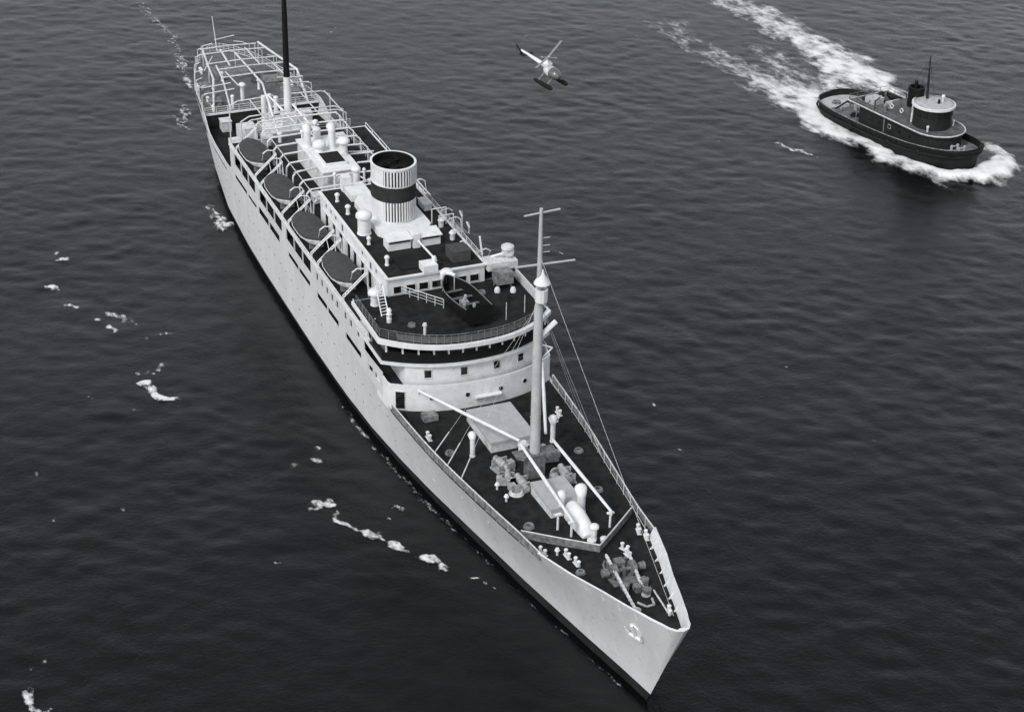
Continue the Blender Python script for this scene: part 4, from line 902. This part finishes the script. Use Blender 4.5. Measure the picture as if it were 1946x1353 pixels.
m = MB(); m.path([(7, -4.4, tb(7)), (7, -2.2, 3.1), (7, 2.2, 3.1), (7, 4.4, tb(7))], .16, 8); m.build('towing_arch', TUGD, tug)
for x in (31.6, 33.2):
    m = MB(); z = tz(x); m.tube((x, -.6, z), (x, -.6, z+.8), .2, .2, 8); m.tube((x, .6, z), (x, .6, z+.8), .2, .2, 8); m.tube((x, -.9, z+.55), (x, .9, z+.55), .12, .12, 8); m.build('bitts', TUGR, tug)
m = MB(); z = tz(33)
for k in range(26):
    a = R(-75+150*k/25); px = 33.0+2.7*math.cos(a); py = 3.7*math.sin(a); m.tube((px, py, tb(35)-.8), (px+.25*math.cos(a), py+.2*math.sin(a), tb(35)-.2), .26, .2, 6)
m.build('bow_pudding_fender', TUGH, tug, True)
for x, y in ((12.4, -4.4), (22.0, -4.3), (28.6, -3.9)):
    m = MB(); n = 14; ring = []
    for k in range(n):
        a = 2*math.pi*k/n; ring.append([(x+.42*math.cos(a)+.15*math.cos(a)*math.cos(b), -(ty(x)+.16)+.15*math.sin(b), tz(x)-.2+(.42+.15*math.cos(b))*math.sin(a)) for b in np.linspace(0, 2*math.pi, 7)[:-1]])
    m.loft(ring+[ring[0]], close=True); m.build('tyre_fender', TUGH, tug, True)

# ------------------------------------------------------------------ helicopter
hel = empty('helicopter', (-91.0, 25.6, 28.9), (R(2), R(4), R(15)))
tag(hel, 'small white helicopter on dark floats hovering above the sea', 'helicopter'); hel.scale = (.93, .93, .93)
m = MB(); rows = []
for x, r, zc in ((-1.1, .35, .55), (-.8, .62, .5), (-.2, .78, .45), (.5, .85, .42), (1.2, .80, .38), (1.75, .58, .34), (2.05, .22, .32)):
    rows.append([(x, r*math.cos(t), zc+r*.95*math.sin(t)) for t in np.linspace(0, 2*math.pi, 15)[:-1]])
m.loft(rows[:4][::-1], close=True, cap=True); body = m.build('cabin', GREYW, hel, True)
m = MB(); m.loft(rows[3:][::-1], close=True, cap=True); m.build('bubble_canopy', PERSP, hel, True)
m = MB(); m.T = Matrix.Translation((-.75, 0, 1.2)); m.lathe((0, 0, 0), [(.5, -.45), (.68, -.1), (.66, .25), (.4, .5), (.12, .6)], 12, sx=1.25); m.build('fuel_tank', WHITE, hel, True)
m = MB(); m.tube((-.9, 0, .85), (-6.6, 0, 1.15), .34, .15, 10); m.build('tail_boom', WHITE, hel, True)
m = MB(); m.tube((-.5, 0, 1.2), (-.5, 0, 2.35), .1, .08, 8); m.lathe((-.5, 0, 2.3), [(.2, 0), (.25, .12), (.1, .25)], 10); m.build('rotor_mast', GEAR, hel)
for a in (R(122), R(302)):
    m = MB(); m.T = Matrix.Translation((-.5, 0, 2.45)) @ Matrix.Rotation(a, 4, 'Z') @ Matrix.Rotation(R(-4), 4, 'Y'); m.box(.3, 5.0, -.16, .16, -.03, .03); m.build('rotor_blade', BLADE, hel)
m = MB(); m.T = Matrix.Translation((-.5, 0, 2.3)) @ Matrix.Rotation(R(47), 4, 'Z'); m.box(-1.0, 1.0, -.04, .04, -.03, .03); m.tube((-1.1, 0, 0), (-.8, 0, 0), .1, .1, 6); m.tube((1.1, 0, 0), (.8, 0, 0), .1, .1, 6); m.build('stabilizer_bar', GEAR, hel)
m = MB(); m.T = Matrix.Translation((-6.7, -.25, 1.2)) @ Matrix.Rotation(R(35), 4, 'Y'); m.box(-.95, .95, -.03, .03, -.12, .12); m.tube((0, 0, 0), (0, .3, 0), .07, .07, 6); m.build('tail_rotor', BLACK, hel)
m = MB(); m.path([(-6.3, 0, 1.0), (-6.9, 0, .3), (-7.6, 0, .6), (-7.7, 0, 1.3)], .04, 5); m.build('tail_guard', TUGD, hel)
m = MB(); m.box(-5.6, -4.9, -1.0, 1.0, 1.02, 1.06); m.build('tailplane', BLACK, hel)
m = MB(); m.prism([(-6.9, -.03), (-6.2, -.03), (-6.2, .03), (-6.9, .03)], lambda x, y: .2 if x < -6.5 else .6, 1.2); m.build('tail_fin', BLACK, hel)
for s_ in (-1, 1):
    m = MB(); rows = []
    for x, r in ((-1.9, .06), (-1.7, .2), (-1.2, .28), (0, .33), (1.3, .34), (1.9, .3), (2.15, .17), (2.25, .05)): rows.append([(x, s_*1.35+r*math.cos(t), -1.05+r*math.sin(t)+.06*(x > 1.9)) for t in np.linspace(0, 2*math.pi, 11)[:-1]])
    m.loft(rows[::-1], close=True, cap=True); m.build('float', BLACK, hel, True)
    for x in (-.9, 1.0): m = MB(); m.tube((x, s_*.35, .0), (x, s_*1.35, -.85), .06, .06, 6); m.build('strut', GEAR, hel)
m = MB()
for x in (-.9, 1.0): m.tube((x, -.4, -.05), (x, .4, -.05), .06, .06, 6)
m.build('cross_tube', GEAR, hel)

# ------------------------------------------------------------------ foam: wakes and broken crests
def foam_mat(name, scale, f0, f1):
    m = bpy.data.materials.new(name); m.use_nodes = True; n = m.node_tree; b = n.nodes['Principled BSDF']
    b.inputs['Base Color'].default_value = (.74, .75, .75, 1); b.inputs['Roughness'].default_value = .9; b.inputs['Specular IOR Level'].default_value = .1
    at = n.nodes.new('ShaderNodeAttribute'); at.attribute_name = 'foam'
    tc = n.nodes.new('ShaderNodeTexCoord'); no = n.nodes.new('ShaderNodeTexNoise'); no.inputs['Scale'].default_value = scale; no.inputs['Detail'].default_value = 8; no.inputs['Roughness'].default_value = .68
    mp = n.nodes.new('ShaderNodeMapping'); mp.inputs['Rotation'].default_value = (0, 0, R(-8)); mp.inputs['Scale'].default_value = (.55, 1, 1)
    n.links.new(tc.outputs['Object'], mp.inputs[0]); n.links.new(mp.outputs[0], no.inputs['Vector'])
    mr = n.nodes.new('ShaderNodeMapRange'); mr.inputs['From Min'].default_value = .30; mr.inputs['From Max'].default_value = .70
    n.links.new(no.outputs['Fac'], mr.inputs['Value'])
    ad = n.nodes.new('ShaderNodeMath'); ad.operation = 'ADD'; n.links.new(at.outputs['Fac'], ad.inputs[0]); n.links.new(mr.outputs[0], ad.inputs[1])
    m2 = n.nodes.new('ShaderNodeMapRange'); m2.inputs['From Min'].default_value = f0; m2.inputs['From Max'].default_value = f1; m2.interpolation_type = 'SMOOTHSTEP'
    n.links.new(ad.outputs[0], m2.inputs['Value']); n.links.new(m2.outputs[0], b.inputs['Alpha'])
    bu = n.nodes.new('ShaderNodeBump'); bu.inputs['Strength'].default_value = .6; bu.inputs['Distance'].default_value = .35
    n.links.new(no.outputs['Fac'], bu.inputs['Height']); n.links.new(bu.outputs[0], b.inputs['Normal'])
    return m
FOAM = foam_mat('wake_foam', .42, .58, 1.6); FOAM2 = foam_mat('crest_foam', 1.7, .80, 1.75)
def seg_field(X, Y, pts):
    """pts: (x, y, half_width, density, height). Returns density and height fields of a soft stroke through the points."""
    D = np.zeros_like(X); H = np.zeros_like(X)
    if len(pts) == 1: pts = [pts[0], (pts[0][0]+.01, *pts[0][1:])]
    for a, b in zip(pts[:-1], pts[1:]):
        dx, dy = b[0]-a[0], b[1]-a[1]; l2 = dx*dx+dy*dy+1e-9
        t = np.clip(((X-a[0])*dx+(Y-a[1])*dy)/l2, 0, 1); d = np.hypot(X-a[0]-t*dx, Y-a[1]-t*dy)
        wd = a[2]+(b[2]-a[2])*t; de = a[3]+(b[3]-a[3])*t; hh = a[4]+(b[4]-a[4])*t
        k = np.clip(1.25-d/wd, 0, 1); k = k*k*(3-2*k)
        D = np.maximum(D, k*de); H = np.maximum(H, k*hh)
    return D, H
def foam_obj(name, label, cat, strokes, st, hole=None, seed=1, pad=3, warp=1.6, wl=4.0, dl=5.0, dlo=.72, dhi=.5):
    xs = [p[0] for s in strokes for p in s]; ys = [p[1] for s in strokes for p in s]; wm = max(p[2] for s in strokes for p in s)*1.3+pad
    gx = np.arange(min(xs)-wm, max(xs)+wm, st); gy = np.arange(min(ys)-wm, max(ys)+wm, st)
    X, Y = np.meshgrid(gx, gy, indexing='ij'); D = np.zeros_like(X); H = np.zeros_like(X)
    wx = X+warp*(fbm(X/wl, Y/wl, seed+20, 3)-.5)*2; wy = Y+warp*(fbm(X/wl+9, Y/wl, seed+30, 3)-.5)*2
    for s in strokes:
        d, h = seg_field(wx, wy, s); D = np.maximum(D, d); H = np.maximum(H, h)
    if hole is not None: D = np.where(hole(X, Y), 0, D)
    D = D*(dlo+dhi*fbm(X/dl, Y/dl, seed, 3))
    keep = D > .07
    Z = sea_h(X, Y)+.05+H*(.65+.7*fbm(X/1.8, Y/1.8, seed+5, 3))*np.clip(D*1.6, 0, 1)
    nx, ny = X.shape; idx = np.arange(nx*ny).reshape(nx, ny)
    kq = keep[:-1, :-1] | keep[1:, :-1] | keep[1:, 1:] | keep[:-1, 1:]
    q = np.stack([idx[:-1, :-1], idx[1:, :-1], idx[1:, 1:], idx[:-1, 1:]], -1)[kq]
    u, inv = np.unique(q, return_inverse=True); inv = inv.reshape(q.shape)
    me = bpy.data.meshes.new(name); me.from_pydata(np.stack([X, Y, Z], -1).reshape(-1, 3)[u].tolist(), [], inv.tolist()); me.update()
    at = me.attributes.new('foam', 'FLOAT', 'POINT'); at.data.foreach_set('value', D.ravel()[u].astype(np.float32))
    me.polygons.foreach_set('use_smooth', [True]*len(me.polygons)); me.materials.append(FOAM if pad > 2 else FOAM2)
    o = bpy.data.objects.new(name, me); col.objects.link(o); return tag(o, label, cat, kind='stuff')
def TW(x, y): v = TO+Matrix.Rotation(TH, 3, 'Z') @ Vector((x, y, 0)); return v.x, v.y
def in_tug(X, Y):
    c, s = math.cos(TH), math.sin(TH); lx = (X-TO.x)*c+(Y-TO.y)*s; ly = -(X-TO.x)*s+(Y-TO.y)*c
    lx = lx/TSX; return (lx > 0) & (lx < 36) & (np.abs(ly) < np.interp(lx, TX, TY)*.80)
foam_obj('tug_wake', 'white churned wake and bow wave around the tugboat', 'wake', [
    [(-137, 109.0, 2.8, .75, .3), (-144.6, 108.6, 5.2, 1.05, .5), (-153, 109.4, 6.2, .98, .4), (-160.4, 109.6, 5.8, .9, .25), (-166.8, 109.0, 5.2, .74, .15), (-174.8, 108.9, 5.0, .64, .1), (-181.7, 108.5, 5.0, .64, .08), (-190, 107.5, 4.4, .52, .05), (-200, 106.5, 4.4, .42, 0), (-212, 105.5, 4.2, .36, 0)],
    [(-137, 100, 2.4, .6, .2), (-146, 104, 4.0, .75, .3), (-153, 107.5, 4.5, .8, .2)],
    [(-112, 111.2, 1.8, .5, .3), (-106.4, 110.0, 2.8, .9, .7), (-102.6, 107.0, 3.4, 1.2, 1.0), (-100.4, 102.4, 3.4, 1.3, 1.1), (-103.0, 97.6, 2.8, 1.2, .8), (-108.2, 94.9, 2.3, 1.05, .45), (-112.4, 93.1, 2.2, .98, .5), (-119.2, 92.4, 2.6, .98, .3), (-125.3, 91.9, 3.4, .95, .2), (-132.6, 92.0, 4.6, .95, .2), (-139.2, 92.4, 5.4, .92, .15), (-146, 92.4, 5.4, .66, .1), (-150.7, 91.4, 5.0, .52, .05), (-156.7, 90.6, 4.6, .40, 0), (-163.2, 89.2, 4.4, .33, 0), (-170, 89, 4.4, .27, 0), (-182, 89, 4.4, .24, 0)],
    [(-114, 91.2, 1.4, .5, .1), (-122, 89.2, 1.8, .48, 0), (-130, 89, 2.2, .48, 0)],
    [(-138, 96, 4.0, .7, .15), (-146, 97, 4.6, .55, .05), (-154, 98.5, 3.8, .42, 0), (-165, 99, 3, .3, 0)],
    [(-108, 110.6, 2.0, .6, .3), (-118, 107.4, 1.4, .45, .1), (-128, 106.9, 2.0, .6, .2), (-137, 108.9, 2.8, .8, .3)],
], .45, in_tug, 3, 3, 2.2, 4.5, 3.2, .55, .75)
def blobs(name, label, strokes, seed, st=.25): return foam_obj(name, label, 'foam', [[(q[0], q[1], q[2]*1.1, q[3]*.98, q[4]*.6) for q in s] for s in strokes], st, None, seed, 1.5, .9, 1.6, 1.1, .35, 1.15)
blobs('foam_line', 'broken line of white foam off the starboard bow of the liner', [
    [(-49.0, -18.9, .8, .95, .15), (-47.9, -17.9, .75, .95, .15)], [(-47.9, -19.4, .5, .7, 0)],
    [(-46.4, -18.0, .35, .85, .1), (-44.6, -17.8, .6, 1.0, .15), (-43.2, -17.1, .45, .95, .1), (-41.6, -16.1, .4, .8, .05)], [(-41.3, -15.8, .65, 1.0, .15), (-40.6, -15.3, .6, .95, .1)], [(-40.4, -15.2, .3, .6, 0), (-39.4, -14.6, .25, .6, 0)],
    [(-38.5, -14.0, .4, .95, .1), (-37.4, -13.4, .5, 1.0, .1), (-36.7, -12.8, .3, .7, .05)],
    [(-34.7, -11.4, .75, 1.05, .2), (-34.0, -10.8, .7, 1.0, .15)], [(-32.9, -10.3, .45, .95, .1), (-32.2, -9.9, .35, .8, .05)],
    [(-30.1, -8.6, .35, .85, .05), (-29.5, -8.0, .35, .8, .05)], [(-28.6, -7.4, .35, .8, .05)], [(-27.5, -6.9, .3, .75, .05)],
    [(-56.7, -19.4, .45, .9, .1)], [(-59.7, -15.6, .55, .7, .05)], [(-56.9, -16.7, .9, .62, .05), (-56.3, -16.2, .6, .7, 0)], [(-44.6, -11.3, .6, .62, 0), (-44.2, -10.7, .4, .6, 0)], [(-43.4, -12.8, .3, .6, 0)]], 7, .2)
blobs('foam_crest', 'curved white foam crest far off the starboard side of the liner', [
    [(-81.0, -30.9, .8, 1.05, .2), (-79.6, -30.4, .75, 1.1, .2), (-77.8, -29.9, .7, 1.1, .2), (-76.2, -28.9, .85, 1.05, .2), (-76.0, -28.0, .45, .8, .1)],
    [(-84.2, -28.2, .8, .9, .1)], [(-83.6, -30.0, .5, .8, .1)], [(-82.9, -29.2, .4, .75, 0)], [(-84.0, -31.2, .5, .55, 0)]], 13, .22)
blobs('foam_specks', 'scattered small white foam specks at the left of the sea', [
    [(-111.2, -37.0, .8, 1.05, .1), (-110.0, -36.3, .5, .9, 0)], [(-118.9, -33.7, .8, 1.05, .1)], [(-121, -34.2, .45, .75, 0)], [(-105.2, -35.6, .6, .95, .05), (-104.2, -34.9, .5, .8, 0)], [(-99.6, -32.9, .6, .9, .05)],
    [(-96.9, -31.9, .45, .9, 0), (-95.6, -31.2, .5, .85, 0)], [(-101.5, -31.5, .8, .6, 0), (-98.5, -29.6, .9, .62, 0), (-96.5, -28.6, .5, .6, 0)], [(-92, -28.3, .45, .65, 0)], [(-92.5, -25.5, .6, .55, 0)], [(-75, -33.5, .7, .5, 0)], [(-79.5, -37.5, .6, .5, 0)]], 17, .25)
blobs('foam_patch', 'lone foam patch at the lower left edge of the sea', [[(-27.2, -52.9, .7, 1.0, .1), (-25.6, -52.7, .6, .95, .1), (-24.2, -52.2, .4, .8, 0)], [(-31.3, -52.4, .4, .75, 0)], [(-32, -50.8, .3, .7, 0)]], 19, .2)
blobs('discharge_splash', 'splash of discharged water beside the aft hull of the liner', [
    [(-129.5, -11.0, .9, .55, .1), (-126.5, -10.9, 1.0, .62, .1), (-123.5, -10.9, 1.0, .8, .2), (-121.2, -10.9, .75, 1.15, .35)], [(-121.2, -10.8, .5, 1.1, .6), (-122.0, -9.9, .4, 1.0, .9)]], 23, .2)
foam_obj('stern_wake', 'thin faint trail of foam behind the stern of the liner', 'wake', [
    [(-163, -6.2, .7, .62, .2), (-167, -5.9, 1.0, .7, .2), (-171, -5.0, 1.0, .5, .1)], [(-160, -7.0, .6, .7, .2), (-164, -7.4, .8, .72, .2), (-167, -7.9, .7, .5, .1)],
    [(-176.5, -2.6, .5, .5, .1), (-183, -2.1, 1.0, .8, .1), (-189, -1.3, .9, .62, .1), (-197, 0, 1.0, .42, 0), (-206, 1.1, 1.3, .42, 0), (-219, -.4, 1.4, .5, 0), (-226, -.8, 1.2, .4, 0)]], .3, None, 29, 1.5, 1.0, 2.2, 1.6, .4, 1.0)
hf = [(-70, .3, .3), (-64.6, .5, .5), (-61.3, .55, .55), (-57, .4, .42), (-53, .5, .52), (-49, .4, .4), (-45, .5, .55), (-41, .45, .5), (-38, .3, .32), (-35, .3, .36), (-29.4, .25, .34), (-24.7, .25, .3), (-18.6, .2, .34), (-12, .2, .3), (-8, .2, .34)]
foam_obj('hull_foam', 'thin faint lace of foam along the starboard waterline of the liner', 'foam', [[(x, -(yw(x)+.75), wd*.8, de*.88, 0) for x, wd, de in hf]], .18, None, 31, 1.5, .3, 3.0, 2.2, .35, 1.1)
blobs('foam_streak', 'short white foam streak in the open water below the tugboat', [[(-123.8, 79.6, .5, .9, 0), (-120.8, 80.3, .5, .8, 0), (-118, 81.5, .6, .8, 0), (-115.5, 83.0, .5, .6, 0)], [(-124.8, 80.6, .4, .7, 0)]], 37, .25)

sp = []; rs = np.random.default_rng(77)
for k in range(46):
    x = rs.uniform(-215, -15); y = rs.uniform(-55, 125)
    if abs(y) < 14 and x > -172: continue
    if y > 85 and x < -95: continue
    if y > 30+(-x)*.55 or y < -20+(x+15)*.12-25: continue
    sp.append([(x, y, rs.uniform(.18, .4), rs.uniform(.45, .75), 0), (x+rs.uniform(-.8, .8), y+rs.uniform(-.6, .6), .2, .5, 0)])

def speck_mesh(sp):
    V = []; Fq = []; A = []
    for s in sp:
        cx = sum(q[0] for q in s)/2; cy = sum(q[1] for q in s)/2; g = np.arange(-1.6, 1.61, .2); X, Y = np.meshgrid(cx+g, cy+g, indexing='ij')
        D, _ = seg_field(X+.4*(fbm(X/.8, Y/.8, 3, 2)-.5), Y+.4*(fbm(X/.8, Y/.8, 8, 2)-.5), s); D = D*(.4+1.1*fbm(X/.6, Y/.6, 5, 2)); Z = sea_h(X, Y)+.05
        n = len(g); o = len(V); V += np.stack([X, Y, Z], -1).reshape(-1, 3).tolist(); A += D.ravel().tolist()
        for i in range(n-1):
            for j in range(n-1):
                if max(D[i, j], D[i+1, j], D[i, j+1], D[i+1, j+1]) > .05: Fq.append((o+i*n+j, o+(i+1)*n+j, o+(i+1)*n+j+1, o+i*n+j+1))
    me = bpy.data.meshes.new('foam_flecks'); me.from_pydata(V, [], Fq); me.update(); at = me.attributes.new('foam', 'FLOAT', 'POINT'); at.data.foreach_set('value', np.array(A, np.float32)); me.materials.append(FOAM2)
    o = bpy.data.objects.new('foam_flecks', me); col.objects.link(o); tag(o, 'tiny pale foam flecks dotted over the open sea', 'foam', kind='stuff')
speck_mesh(sp)
